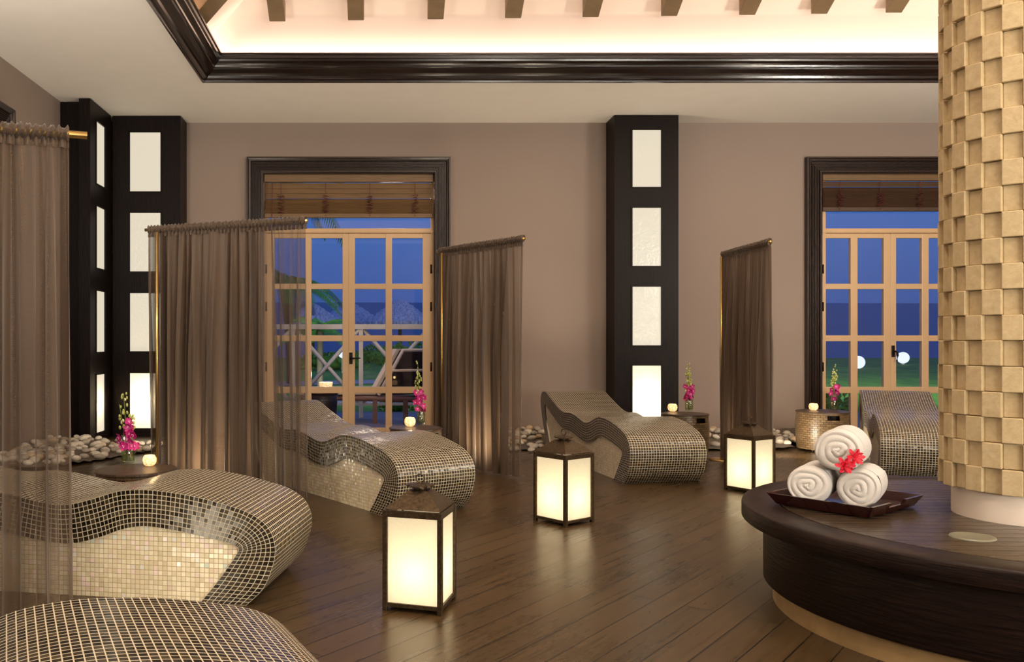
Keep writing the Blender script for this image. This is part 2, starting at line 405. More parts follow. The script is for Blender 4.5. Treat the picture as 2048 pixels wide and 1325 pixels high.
# ------------------------------------------------------------------ french doors
def french_door(n, jl, jr, leaves, ytop, Z=11.33):
    root = struct(empty(f'door_{n}', (0, 0, 0)))
    mb = MB(); zt = PZz(458, Z)
    zf = WT
    mb.box(PXx(jl, D), PXx(jl, Z) + .05, Z - .04, Z + .06, 0, zf); mb.box(PXx(jr, Z) - .045, PXx(jr, D), Z - .04, Z + .06, 0, zf)
    mb.box(PXx(jl, Z), PXx(jr, Z), Z - .05, Z + .06, PZz(467, Z), zt + .0)
    mb.box(PXx(jl, Z), PXx(jr, Z), Z - .05, Z + .06, zf - .05, zf)
    mb.obj('door_frame', 'door_paint', root, bevel=.004)
    MB().box(PXx(jl, Z), PXx(jr, Z), Z, Z + .006, zt, zf).obj('transom_glass', 'window_glass', root)
    rows = [(477, 568), (579, 671), (683, 774), (787, 856)]
    for li, (x0, x1, panes) in enumerate(leaves):
        mb = MB()
        e = [x0] + [v for p in panes for v in p] + [x1]
        for k in range(0, len(e), 2): mb.box(PXx(e[k], Z), PXx(e[k + 1], Z), Z - .03, Z + .03, 0.005, PZz(467, Z) - .004)
        ys = [467.5] + [v for r in rows for v in r]
        zz = [PZz(y, Z) for y in ys] + [.005]
        for k in range(0, len(zz), 2): mb.box(PXx(x0, Z) + .01, PXx(x1, Z) - .01, Z - .026, Z + .026, zz[k + 1], zz[k] - .0001)
        lf = mb.obj('door_leaf', 'door_paint', root, bevel=.006)
        MB().box(PXx(x0, Z) + .03, PXx(x1, Z) - .03, Z - .003, Z + .003, .03, PZz(472, Z)).obj('glass_pane', 'window_glass', lf)
        hx = PXx(x1 if li else x0, Z)
        for hy in (539, 614, 734):
            MB().tube([(hx, Z - .038, PZz(hy + 9, Z)), (hx, Z - .038, PZz(hy - 9, Z))], .012).obj('hinge', 'black_metal', lf)
        if li == 1:
            hx = PXx(x0 + (5 if n == 1 else 4), Z); hz = PZz(717 if n == 1 else 703, Z)
            mb = MB(); mb.box(-.022, .022, -.012, 0, -.075, .075)
            h = mb.obj('handle', 'black_metal', lf, bevel=.008); h.location = (hx, Z - .03, hz)
            if n == 1: pts = [(0, -.01, 0), (0, -.055, 0), (.02, -.06, 0), (.125, -.06, .003)]
            else: pts = [(0, -.01, 0), (0, -.055, 0), (.02, -.06, -.01), (.028, -.06, -.05), (.02, -.06, -.13)]
            MB().tube(pts, [.012, .012, .012, .008] if n == 1 else [.012, .012, .013, .012, .009]).obj('lever', 'black_metal', h)
    return root
french_door(1, 527, 868, [(533, 697, [(549, 611), (623, 685)]), (697, 862, [(710, 771), (784, 845)])], 458)
french_door(2, 1641, 1917, [(1643, 1779, [(1649, 1699), (1713, 1765)]), (1779, 1915, [(1790, 1841), (1855, 1907)])], 452)

# ------------------------------------------------------------------ blinds
def blind(label, x0, x1, yt, yb, cords, mat, hmat, spaced):
    Z = 11.24; root = thing('wooden_blind', label, 'blind', (0, 0, 0), 0, 'raised wooden blinds in the door heads')
    X0, X1 = PXx(x0, Z), PXx(x1, Z)
    zt = PZz(yt, Z)
    MB().box(X0, X1, Z - .035, Z + .035, PZz(yt + 15, Z), min(zt, WT - .004)).obj('headrail', hmat, root, bevel=.005)
    mb = MB(); y = yt + 22
    k = 0
    while y < yb - 9:
        rot = Matrix.Translation((0, Z, PZz(y, Z))) @ Matrix.Rotation(math.radians(80 if k < spaced else 50), 4, 'X')
        mb.box(X0 + .01 + .004 * (k % 2), X1 - .01 - .004 * (k % 3), -.036, .036, -.0018, .0018, rot)
        y += 10 if k < spaced else 2.2
        k += 1
    mb.obj('slats', mat, root)
    MB().box(X0 + .005, X1 - .005, Z - .03, Z + .03, PZz(yb, Z), PZz(yb - 8, Z)).obj('bottom_rail', mat, root, bevel=.005)
    for cx in cords:
        X = PXx(cx, Z); mb = MB()
        pts = [(X, Z - .045, PZz(yt + 15, Z)), (X, Z - .045, PZz(yt + 40, Z))]
        mb.tube(pts, .003, 5)
        rnd = random.Random(cx); pts = []
        zt2, zb2 = PZz(yt + 42, Z), PZz(yb - 8, Z)
        for q in range(46):
            f = q / 45
            pts.append((X + rnd.uniform(-.05, .05), Z - .05 - rnd.random() * .012, zt2 + (zb2 - zt2) * f + rnd.uniform(-.012, .012)))
        mb.tube(pts, .0032, 4)
        mb.ico((X, Z - .035, PZz(yb - 4, Z)), .008)
        mb.obj('cord', 'cord_red', root)
    return root
b1 = blind('raised light brown wooden blind above the doors that open on the railing', 529, 866, 350, 436, [563, 652, 740, 830], 'blind_wood', 'blind_wood', 3)
mb = MB(); Z = 11.24
mb.tube([(PXx(546, Z), Z - .05, PZz(365, Z)), (PXx(544, Z), Z - .055, PZz(450, Z)), (PXx(545, Z), Z - .05, PZz(540, Z))], .004, 5)
mb.tube([(PXx(536, Z), Z - .05, PZz(365, Z)), (PXx(531, Z), Z - .055, PZz(420, Z))], .003, 5)
mb.obj('pull_cord', 'cord_red', b1)
blind('raised dark wooden blind above the doors facing the open sea beside the stone column', 1643, 1915, 347, 423, [1677, 1757, 1835, 1895], 'blind_dark_wood', 'blind_wood', 1)

# ------------------------------------------------------------------ light panels
def light_panel(label, w, h, depth, gx, rows, loc, rz, side_open=False):
    """local: face looks to -y, x from 0 to w; a hollow box with four lit glasses"""
    root = thing('light_panel', label, 'light panel', loc, rz, 'tall dark light panels with four lit glasses')
    mb = MB(); zs = [h] + [v for r in rows for v in r] + [0.]
    for k in range(0, len(zs), 2): mb.box(gx[0], gx[1], 0, .04, zs[k + 1], zs[k])
    mb.box(0, gx[0], 0, .04, 0, h); mb.box(gx[1], w, 0, .04, 0, h)
    mb.box(0, .03, .04, depth, 0, h); mb.box(w - .03, w, .04, depth, 0, h)
    mb.box(.03, w - .03, depth - .02, depth, 0, h); mb.box(.03, w - .03, .04, depth - .02, 0, .02); mb.box(.03, w - .03, .04, depth - .02, h - .02, h)
    mb.obj('panel_frame', 'dark_wood', root)
    for t, b in rows:
        b_ = MB(); e = .018
        b_.box(gx[0], gx[1], -.008, .01, t - e, t); b_.box(gx[0], gx[1], -.008, .01, b, b + e)
        b_.box(gx[0], gx[0] + e, -.008, .01, b + e, t - e); b_.box(gx[1] - e, gx[1], -.008, .01, b + e, t - e)
        bd = b_.obj('glass_bead', 'dark_wood', root)
        p = MB(); p.add([(gx[0], .02, b), (gx[1], .02, b), (gx[1], .02, t), (gx[0], .02, t)], [(0, 1, 2, 3)])
        p.obj('lit_glass', 'panel_glass', bd)
    return root
def lamp(name, typ, loc, energy, color=(1, .8, .55), **kw):
    l = bpy.data.lights.new(name, typ); l.energy = energy; l.color = color
    for k, v in kw.items(): setattr(l, k, v)
    o = bpy.data.objects.new(name, l); COL.objects.link(o); o.location = loc; return o
def aim(o, tgt):
    o.rotation_euler = (Vector(tgt) - o.location).to_track_quat('-Z', 'Y').to_euler(); return o

def rowsz(ys, Z): return [(PZz(a, Z), PZz(b, Z)) for a, b in ys]
Zc = 10.8
xa, xb = PXx(1229, Zc), PXx(1357, Zc)
light_panel('dark light panel standing alone between the two glazed doorways', xb - xa, CZ - .006, D - Zc - .003, (PXx(1262, Zc) - xa, PXx(1325, Zc) - xa),
            rowsz([(257, 377), (413, 535), (571, 694), (729, 848)], Zc), (xa, Zc, 0), 0)
Zp = 10.84; xa2, xb2 = PXx(226, Zp), PXx(361, Zp)
light_panel('dark light panel on the back wall in the room corner', xb2 - xa2, CZ - .006, D - Zp - .003, (PXx(257, Zp) - xa2, PXx(324, Zp) - xa2),
            rowsz([(262, 386), (423, 546), (584, 706), (744, 860)], Zp), (xa2, Zp, 0), 0)
yn, yf_ = 10.05, 10.835
lw = yf_ - yn
light_panel('dark light panel on the side wall, at a right angle to the corner one', lw, CZ - .006, .13, (.2, .58), rowsz([(262, 386), (423, 546), (584, 706), (744, 860)], Zp), (-3.3, yn, 0), PI / 2)
tag(MB().box(XL + .003, -3.433, 10.2, 10.83, 0, CZ - .006).obj('wood_backing', 'dark_wood'), 'black wood block filling the gap between side wall and corner light panel', 'panel')
for x, y in ((xa + .4, Zc + .2), (xa2 + .41, Zp + .18)):
    lamp('panel_lamp', 'POINT', (x, y, .45), 9, (1, .82, .55), shadow_soft_size=.04)
lamp('panel_lamp', 'POINT', (-3.37, 10.44, .45), 4, (1, .82, .55), shadow_soft_size=.03)

# ------------------------------------------------------------------ tiled loungers
OUT = [(0, 0), (-.08, .08), (-.125, .183), (-.137, .263), (-.12, .33), (-.08, .38), (0, .425), (.12, .458), (.25, .485), (.38, .502), (.5, .508), (.62, .497), (.75, .457), (.87, .428), (.98, .43),
       (1.15, .462), (1.27, .478), (1.37, .478), (1.47, .470), (1.57, .478), (1.7, .51), (1.9, .575), (2.06, .63), (2.15, .645), (2.22, .63), (2.265, .58), (2.27, .5), (2.22, .36), (2.12, .18), (2.02, 0)]
INN = [(.22, 0), (.145, .09), (.075, .185), (.04, .238), (.036, .252), (.045, .263), (.08, .278), (.17, .297), (.27, .315), (.39, .332), (.5, .338), (.6, .32), (.71, .28), (.85, .245), (.99, .25),
       (1.19, .285), (1.3, .302), (1.39, .305), (1.5, .302), (1.62, .325), (1.74, .365), (1.92, .43), (2.04, .48), (2.09, .50), (2.12, .50), (2.13, .48), (2.12, .43), (2.07, .31), (1.98, .15), (1.9, 0)]
def smooth_pts(pts, per=6):
    out = []; n = len(pts)
    for i in range(n - 1):
        p0, p1, p2, p3 = [Vector(pts[max(0, min(n - 1, i + k))]) for k in (-1, 0, 1, 2)]
        for s_ in range(per):
            t = s_ / per
            out.append(.5 * ((2 * p1) + (-p0 + p2) * t + (2 * p0 - 5 * p1 + 4 * p2 - p3) * t * t + (-p0 + 3 * p1 - 3 * p2 + p3) * t ** 3))
    out.append(Vector(pts[-1])); return out
W = .66; PT = .0225
def lounger_meshes():
    o = smooth_pts(OUT); i = smooth_pts(INN); n = len(o)
    for q in i: q.y = max(q.y, 0)
    for q in o: q.y = max(q.y, 0)
    L = [0.]
    for k in range(1, n): L.append(L[-1] + (o[k] - o[k - 1]).length)
    a = MB()
    vs = [(p.x, 0, p.y) for p in o] + [(p.x, -W, p.y) for p in o]
    fs = [(k, k + n, k + 1 + n, k + 1) for k in range(n - 1)]
    a.add(vs, fs, [[(L[k] / PT, 0), (L[k] / PT, W / PT), (L[k + 1] / PT, W / PT), (L[k + 1] / PT, 0)] for k in range(n - 1)], True)
    for y, flip in ((0., 0), (-W, 1)):
        m = 8; vs = []
        for k in range(n): vs += [(o[k].x + (i[k].x - o[k].x) * j / m, y, o[k].y + (i[k].y - o[k].y) * j / m) for j in range(m + 1)]
        fs = []; uv = []
        for k in range(n - 1):
            for j in range(m):
                q = [(k, j), (k + 1, j), (k + 1, j + 1), (k, j + 1)]
                if flip: q.reverse()
                fs.append([u * (m + 1) + v for u, v in q]); uv.append([(L[u] / PT, v + .5 * 0) for u, v in q])
        a.add(vs, fs, uv, False)
    # underside of the shell
    vs = [(p.x, 0, p.y) for p in i] + [(p.x, -W, p.y) for p in i]
    a.add(vs, [(k + 1, k + 1 + n, k + n, k) for k in range(n - 1)], None, True)
    b = MB(); cut = []
    for p in i:
        if not cut or (Vector((p.x, p.y)) - cut[-1]).length > .004: cut.append(Vector((p.x, p.y)))
    m = len(cut)
    for y, flip in ((-.012, 0), (-W + .012, 1)):
        vs = [(p.x, y, p.y) for p in cut]
        f = list(range(m))
        if flip: f.reverse()
        b.add(vs, [f], [[(vs[k][0] / PT, vs[k][2] / PT) for k in f]])
    return a, b
LA, LB = lounger_meshes()
lounger0 = thing('tiled_lounger', 'curved lounger in dark mosaic tile with white tiled base', 'lounger')
s1 = LA.obj('dark_tile_shell', 'dark_mosaic', lounger0)
s2 = LB.obj('white_tile_base', 'white_mosaic', lounger0)
GL = 'wave shaped mosaic tile loungers fanned around the column'
lspots = [((-.105, 1.909), (-.92, -.39), 'mosaic lounger cut off by the lower edge, only its dark foot end showing'),
          ((-.593, 3.947), (-.985, .175), 'mosaic lounger with its glittering white tiled flank between two sheer screens'),
          ((.063, 5.915), (-.55, .835), 'mosaic lounger partly behind the wide sheer screen, foot end by a lantern'),
          ((2.052, 7.29), (-.12, .993), 'whole mosaic lounger in front of the freestanding light panel between two lanterns'),
          ((4.415, 7.7), (.42, .907), 'mosaic lounger behind the rolled towels, half hidden by the stone column')]
for k, (o, b, lab) in enumerate(lspots):
    t = lounger0 if k == 0 else copy_tree(lounger0)
    t.location = (o[0], o[1], 0); t.rotation_euler.z = math.atan2(b[1], b[0]); t['label'] = lab; t['group'] = GL

# ------------------------------------------------------------------ lanterns
def lantern():
    r = thing('floor_lantern', 'x', 'lantern'); w = .125; h = .445
    mb = MB(); p = .011
    for sx in (-1, 1):
        for sy in (-1, 1):
            mb.box(sx * w - p, sx * w + p, sy * w - p, sy * w + p, .0, h)
    for z0, z1 in ((.018, .036), (h - .03, h)):
        for s_ in (-1, 1):
            mb.box(-w + p, w - p, s_ * w - .008, s_ * w + .008, z0, z1); mb.box(s_ * w - .008, s_ * w + .008, -w + p, w - p, z0, z1)
    mb.box(-w + .002, w - .002, -w + .002, w - .002, .018, .026)
    mb.obj('frame', 'bronze_metal', r, bevel=.0015)
    for k in range(4):
        g_ = MB(); g_.add([(-w + p, -w + .002, .036), (w - p, -w + .002, .036), (w - p, -w + .002, h - .03), (-w + p, -w + .002, h - .03)], [(0, 1, 2, 3)])
        o = g_.obj('glass_pane', 'lantern_glass', r); o.rotation_euler.z = k * PI / 2
    mb = MB(); e = w + .004; q = .042
    lo = [(-e, -e, h + .004), (e, -e, h + .004), (e, e, h + .004), (-e, e, h + .004)]
    mi = [(-e * .93, -e * .93, h + .014), (e * .93, -e * .93, h + .014), (e * .93, e * .93, h + .014), (-e * .93, e * .93, h + .014)]
    hi = [(-q, -q, h + .078), (q, -q, h + .078), (q, q, h + .078), (-q, q, h + .078)]
    mb.add(lo + mi + hi, [(3, 2, 1, 0), (0, 1, 5, 4), (1, 2, 6, 5), (2, 3, 7, 6), (3, 0, 4, 7), (4, 5, 9, 8), (5, 6, 10, 9), (6, 7, 11, 10), (7, 4, 8, 11), (8, 9, 10, 11)])
    mb.obj('roof', 'bronze_metal', r, bevel=.002)
    mb = MB(); n = 48; vs = [(0, 0, h + .107)]; vs2 = []
    for k in range(n):
        a = 2 * PI * k / n; rr = .05 + .016 * abs(math.cos(2 * a)) ** .7
        vs.append((rr * math.cos(a), rr * math.sin(a), h + .099)); vs2.append((rr * math.cos(a), rr * math.sin(a), h + .093))
    mb.add(vs + vs2 + [(0, 0, h + .09)], [(0, 1 + k, 1 + (k + 1) % n) for k in range(n)] + [(1 + k, n + 1 + k, n + 1 + (k + 1) % n, 1 + (k + 1) % n) for k in range(n)] + [(2 * n + 1, n + 1 + (k + 1) % n, n + 1 + k) for k in range(n)], None, False)
    mb.lathe([(.03, h + .078), (.034, h + .088), (.03, h + .094)], 20)
    mb.obj('cap', 'bronze_metal', r)
    mb = MB(); mb.tube([(.019 * math.cos(a), 0, h + .127 + .019 * math.sin(a)) for a in [2 * PI * k / 20 for k in range(21)]], .003, 6, cap=False)
    mb.lathe([(.006, h + .104), (.005, h + .111), (.001, h + .112)], 10)
    mb.obj('ring', 'bronze_metal', r)
    return r
lan0 = lantern()
def lan_center(front, left):
    f = Vector(front); l = Vector(left); e = (l - f).normalized(); pz = Vector((e.y, -e.x))
    if pz.y < 0: pz = -pz
    return f + (e + pz) * .125, math.atan2(e.y, e.x)
lans = [((.272, 3.804), (.046, 3.88), 'glowing bronze lantern nearest the camera, its cap overlapping a lounger foot', 1.0),
        ((1.204, 5.605), (1.066, 5.79), 'glowing bronze lantern in the middle of the floor by the whole lounger', 1.03),
        ((2.916, 6.785), (2.78, 7.01), 'glowing bronze lantern standing just behind the edge of the round bench', 1.0)]
for k, (f, l, lab, sc) in enumerate(lans):
    c_, a = lan_center(f, l); t = lan0 if k == 0 else copy_tree(lan0)
    t.location = (c_.x, c_.y, 0); t.rotation_euler.z = a; t['label'] = lab; t['group'] = 'square frosted glass floor lanterns'; t.scale = (sc, sc, sc)
    lamp('lantern_bulb', 'POINT', (c_.x, c_.y, .17), .85, (1, .84, .6), shadow_soft_size=.03)

# ------------------------------------------------------------------ side tables with candles and orchids
def side_table():
    r = thing('side_table', 'x', 'side table'); R = .235; H = .43
    mb = MB()
    prof = [(R - .02, .03), (R - .012, .02), (R - .008, .03), (R + .004, .2), (R, .38), (R - .002, H - .012)]
    n = 64; vs = []; fs = []; uv = []; m = len(prof)
    a0 = 0
    rows = []
    zz = [.025] + [.025 + (H - .037) * k / 16 for k in range(1, 17)]
    def rad(z): return R - .012 + .018 * math.sin(PI * min(1, z / H) * .9)
    for j in range(n):
        a = 2 * PI * j / n
        vs += [(rad(z) * math.cos(a), rad(z) * math.sin(a), z) for z in zz]
    m = len(zz)
    for j in range(n):
        for i in range(m - 1):
            if i in (13, 14) and (j % 32) in (14, 15, 16, 17, 18): continue     # handle slots on two sides
            k = (j + 1) % n
            fs.append((j * m + i, k * m + i, k * m + i + 1, j * m + i + 1))
            uv.append([(2 * PI * R * jj / n, zz[ii]) for jj, ii in ((j, i), (j + 1, i), (j + 1, i + 1), (j, i + 1))])
    mb.add(vs, fs, uv, True)
    mb.obj('wicker_drum', 'wicker_brown', r)
    mb = MB(); mb.lathe([(R - .03, .03), (R - .03, H - .02)], 40); mb.lathe([(R - .03, .03), (0.001, .03)], 40); mb.obj('liner', 'black_metal', r)
    mb = MB()
    vs = [(0, 0, H)]; k_ = [(R - .01, H), (R + .004, H - .004), (R + .006, H - .014), (R - .01, H - .018)]
    for j in range(n):
        a = 2 * PI * j / n; vs += [(q * math.cos(a), q * math.sin(a), z) for q, z in k_]
    fs = [(0, 1 + 4 * j, 1 + 4 * ((j + 1) % n)) for j in range(n)]
    for j in range(n):
        for i in range(3): fs.append((1 + 4 * j + i, 2 + 4 * j + i, 2 + 4 * ((j + 1) % n) + i, 1 + 4 * ((j + 1) % n) + i))
    mb.add(vs, fs, [[(vs[q][0], vs[q][1]) for q in f] for f in fs], False)
    mb.obj('table_top', 'wicker_top', r)
    for k in range(4):
        a = PI / 4 + k * PI / 2
        f = MB(); f.lathe([(.001, 0), (.012, 0), (.014, .03), (.001, .03)], 12); o = f.obj('foot', 'bronze_metal', r); o.location = ((R - .035) * math.cos(a), (R - .035) * math.sin(a), 0)
    return r
def candle():
    r = thing('votive_candle', 'x', 'candle holder')
    mb = MB(); mb.lathe([(.001, 0), (.024, 0), (.038, .012), (.044, .033), (.042, .052), (.033, .067), (.030, .068), (.039, .05), (.040, .033), (.035, .016), (.001, .006)], 28)
    mb.obj('mosaic_glass_cup', 'candle_mosaic', r)
    mb = MB(); mb.lathe([(.001, .03), (.004, .034), (.005, .04), (.001, .052)], 10); mb.obj('flame', 'candle_flame', r)
    return r
def vase():
    r = thing('glass_vase', 'x', 'vase')
    mb = MB(); mb.lathe([(.001, .0), (.034, 0), (.036, .004), (.037, .15), (.034, .15), (.033, .012), (.001, .012)], 32); mb.obj('glass_cylinder', 'vase_glass', r)
    mb = MB(); mb.lathe([(.001, .0125), (.0325, .0125), (.0325, .105), (.001, .105)], 24); mb.obj('water', 'vase_water', r)
    return r
def petal_mesh(mb, c, R3, r, n=5, wd=.45, cup=.35, rot=0.):
    for k in range(n):
        a = rot + 2 * PI * k / n; ca, sa = math.cos(a), math.sin(a)
        pts = [(0, 0, 0), (.45 * r, wd * r * .8, cup * r * .2), (.85 * r, wd * r * .6, cup * r * .5), (r, 0, cup * r), (.85 * r, -wd * r * .6, cup * r * .5), (.45 * r, -wd * r * .8, cup * r * .2), (.55 * r, 0, cup * r * .1)]
        vs = [Vector(c) + R3 @ Vector((x * ca - y * sa, x * sa + y * ca, z)) for x, y, z in pts]
        off = R3 @ Vector((0, 0, -.0015)); vs2 = [v + off for v in vs]
        fs = [(6, 0, 1), (6, 1, 2), (6, 2, 3), (6, 3, 4), (6, 4, 5), (6, 5, 0)]
        mb.add(vs + vs2, fs + [tuple(7 + i for i in reversed(f)) for f in fs] + [(i, 7 + i, 7 + (i + 1) % 6, (i + 1) % 6) for i in range(6)], None, False)
def orchid(seed, h, wide, lean, nbloom, nbud, petal='magenta_petal'):
    rn = random.Random(seed); r = thing('orchid_spray', 'x', 'flowers')
    st = MB(); stems = []
    for q in range(3):
        a = rn.uniform(0, 2 * PI); sp = wide * (.5 + .3 * q)
        dx, dy = math.cos(a) * sp + lean * q * .5, math.sin(a) * sp * .6
        hq = h * (1 - .16 * q)
        pts = [Vector((dx * t ** 1.5 + .008 * math.cos(a), dy * t ** 1.5 + .008 * math.sin(a), .014 + hq * t)) for t in [k / 12 for k in range(13)]]
        st.tube(pts, [.0028] * 9 + [.002] * 4, 6); stems.append(pts)
    for q in range(5):
        a = rn.uniform(0, 2 * PI); st.tube([(.02 * math.cos(a), .02 * math.sin(a), .014), (.016 * math.cos(a + 2), .016 * math.sin(a + 2), .16)], .0022, 5)
    st.obj('stem', 'green_stem', r)
    for k in range(nbloom):
        pts = stems[k % 3]; f = .36 + .26 * rn.random() if petal else .4
        p = pts[int(f * 12)] + Vector((rn.uniform(-1, 1) * wide, rn.uniform(-1, .3) * wide, 0))
        R3 = Matrix.Rotation(rn.uniform(-.9, .9), 3, 'Z') @ Matrix.Rotation(PI / 2 + rn.uniform(-.5, .5), 3, 'X')
        mb = MB(); petal_mesh(mb, p, R3, rn.uniform(.027, .033), 5, .5, .3, rn.random()); b = mb.obj('blossom', petal, r)
        mb = MB(); petal_mesh(mb, p + R3 @ Vector((0, 0, .004)), R3, .010, 3, .5, .8, rn.random()); mb.obj('lip', 'pink_petal', b)
    for k in range(nbud):
        pts = stems[k % 3]; f = rn.uniform(.62, 1.)
        sz = .019 * (1.25 - f * .75)
        p = pts[int(f * 12)] + Vector((rn.uniform(-1, 1), rn.uniform(-1, 1), 0)) * (.034 * (1.45 - f)) + Vector((0, 0, rn.uniform(0, h / 12)))
        mb = MB(); mb.ico(p, sz, 1, (.6, .6, 1.1), Matrix.Rotation(rn.uniform(-.7, .7), 3, 'X')); mb.obj('bud', 'green_bud' if rn.random() < .8 else 'white_bud', r)
    return r
tables = [((273, 938), 'wicker drum table behind the lounger with the glittering flank', .0, .9),
          ((831, 855), 'wicker drum table between the railing doors and a lounger foot', 1., .85),
          ((1370, 827), 'wicker drum table at the foot of the freestanding light panel', .65, 1.),
          ((1645, 822), 'tall lit wicker drum table beside the casing of the sea-view doors', .2, 1.)]
cand = [(299, 932, .95, 'white glowing votive candle on the table by the corner light panels'),
        (820, 853, 1.15, 'glowing amber votive candle on the table by the railing doors'),
        (1345, 823, 1.15, 'glowing amber votive candle near the foot of the freestanding light panel'),
        (1627, 821, 1.1, 'glowing amber votive candle on the table beside the sea-view doors')]
vas = [(256, 926, 1.17), (842, 849, 1.05), (1378, 822, 1.2), (1667, 819, 1.2)]
orch = [(.42, .046, -.02, 16, 34), (.56, .046, -.03, 18, 34), (.50, .056, .0, 22, 60), (.48, .05, .012, 10, 48)]
where = ['in the corner by the light panels', 'in front of the railing doors', 'beside the freestanding light panel', 'at the casing of the sea-view doors']
t0, c0, v0 = side_table(), candle(), vase()
for k in range(4):
    (px, py), lab, rz, sc = tables[k]
    Z = (EZ - .43) * F / (py - HY)
    t = t0 if k == 0 else copy_tree(t0)
    t.location = (PXx(px, Z), Z, 0); t.rotation_euler.z = rz - .3; t['label'] = lab; t['group'] = 'round wicker side tables'
    sc = [1, .97, 1, 1.12][k]; t.scale = (sc, sc, 1)
    cx, cy, s_, lab = cand[k]; c = c0 if k == 0 else copy_tree(c0)
    Zq = (EZ - .43) * F / (cy - HY); lx = (PXx(cx, Zq), Zq, .43)
    c.location = lx; c.scale = (s_,) * 3; c['label'] = lab; c['group'] = 'glowing votive candles'
    lamp('candle_glow', 'POINT', (lx[0], lx[1], .56), .35, (1, .6, .25), shadow_soft_size=.02)
    cx, cy, s_ = vas[k]; v = v0 if k == 0 else copy_tree(v0)
    Zq = (EZ - .43) * F / (cy - HY); vx = (PXx(cx, Zq), Zq, .43)
    v.location = vx; v.scale = (s_,) * 3; v['label'] = 'clear glass cylinder vase of water ' + where[k]; v['group'] = 'glass cylinder vases'
    o = orchid(11 + k, *orch[k]); o.location = (vx[0], vx[1], .43); o['group'] = 'orchid sprays in the glass vases'
    o['label'] = ['bushy magenta orchids with pale green buds ', 'tall pink orchids with a long thin budding tip ', 'full pink orchids topped with dense green buds ', 'sparse magenta orchids leaning out of their vase '][k] + where[k]

# ------------------------------------------------------------------ sheer screens
def screen(label, near, far, top, folds, seed, thin=None, bottom=.02, pole_far=True, pole_near=False, cover=.78, zend=0.):
    rn = random.Random(seed)
    A = Vector((near[0], near[1], 0)); B = Vector((far[0], far[1], 0)); d = (B - A); Ln = d.length; d.normalize(); nr = Vector((-d.y, d.x, 0))
    root = thing('curtain_screen', label, 'curtain', (A.x, A.y, 0), math.atan2(d.y, d.x), 'brown sheer curtain screens on brass rods')
    ph = [rn.uniform(0, 2 * PI) for _ in range(8)]
    nu, nv = int(folds * 16), 46
    def warp(u):      # uneven gathers
        return u + .012 * math.sin(2 * PI * 3.3 * u + ph[0]) + .008 * math.sin(2 * PI * 7.1 * u + ph[1])
    def fn(u, v):
        z = top - .045 + (bottom - top + .045) * v
        w = warp(u)
        big = math.sin(2 * PI * folds * w + ph[2] + .5 * math.sin(2.2 * v + ph[3])) + .5 * math.sin(2 * PI * folds * .47 * w + ph[4] + v)
        fine = math.sin(2 * PI * folds * 2.3 * w + ph[5])
        amp = .012 + .034 * min(1, v * 2.2)
        if thin and u < thin: amp *= .45 + .55 * (u / thin)
        y = amp * big + .010 * fine * (1 - .5 * v)
        sx = .012 * math.sin(2 * PI * folds * 2 * w + ph[6]) * min(1, v * 2) + .03 * v * math.sin(2 * PI * 1.2 * w + ph[7])
        return Vector((u * Ln + sx * (0 if u in (0, 1) else 1), y, z))
    mb = MB(); mb.grid(fn, nu, nv, lambda a, b: (a * Ln, b * top))
    cl = mb.obj('sheer_cloth', 'sheer_cloth', root)
    at = cl.data.attributes.new('cover', 'FLOAT', 'POINT')
    for k in range(len(cl.data.vertices)):
        i = k // (nv + 1); u = i / nu
        c = cover
        c += .16 * math.sin(2 * PI * folds * .8 * warp(u) + ph[0]) + .08 * math.sin(2 * PI * folds * 2.1 * warp(u) + ph[1])
        if thin and u < thin: c = .45 + .12 * (math.sin(2 * PI * folds * warp(u) + ph[2]) > .3)
        at.data[k].value = max(.2, min(.97, c))
    # gathered rod pocket
    mb = MB(); n2 = int(Ln * 210)
    def hd(u, v):
        a = 2 * PI * v; r = .021 + .006 * math.sin(2 * PI * Ln * 34 * u + 3 * math.sin(9 * u + a) + ph[1]) + .004 * math.sin(2 * PI * Ln * 55 * u + ph[3] + 2 * a)
        return Vector((u * Ln, r * math.cos(a), top + r * math.sin(a) * 1.25 + .002))
    mb.grid(hd, n2, 10)
    def hs(u, v):
        return Vector((u * Ln, .008 * math.sin(2 * PI * Ln * 30 * u + ph[2]) * (1 + v), top - .018 - .04 * v))
    mb.grid(hs, n2, 2)
    h = mb.obj('gathered_heading', 'sheer_cloth', root)
    at = h.data.attributes.new('cover', 'FLOAT', 'POINT')
    for k in range(len(h.data.vertices)): at.data[k].value = .93
    MB().tube([(-.012 - zend, 0, top), (Ln + .03, 0, top)], .0125 if zend == 0 else .016, 16).obj('brass_rod', 'gold_metal', root)
    if pole_far:
        mb = MB(); mb.tube([(Ln - .12, .055, 0.012), (Ln - .12, .055, top - .03)], .011, 12)
        mb.lathe([(.001, .012), (.11, .012), (.12, .006), (.12, 0), (.001, 0)], 28, Matrix.Translation((Ln - .12, .055, 0)))
        mb.obj('brass_pole', 'gold_metal', root)
    return root
TOP = 2.06
screen('sheer brown curtain screen cropped at the picture edge in front of a tiled flank', (-1.29, 3.66), (-2.75, 3.13), TOP, 19, 3, cover=.64, pole_far=False, zend=.06)
screen('wide sheer brown curtain screen on a brass rod, its near end see-through', (-.516, 6.32), (-1.79, 6.84), TOP, 17, 5, thin=.27, cover=.82)
screen('sheer brown curtain screen beside the casing of the railing doors', (1.243, 7.45), (.6, 8.5), TOP, 15, 8, thin=.12, cover=.80)
screen('narrow dark sheer curtain screen between the freestanding light panel and the sea-view doors', (3.445, 7.68), (3.49, 8.85), TOP, 14, 21, cover=.88)

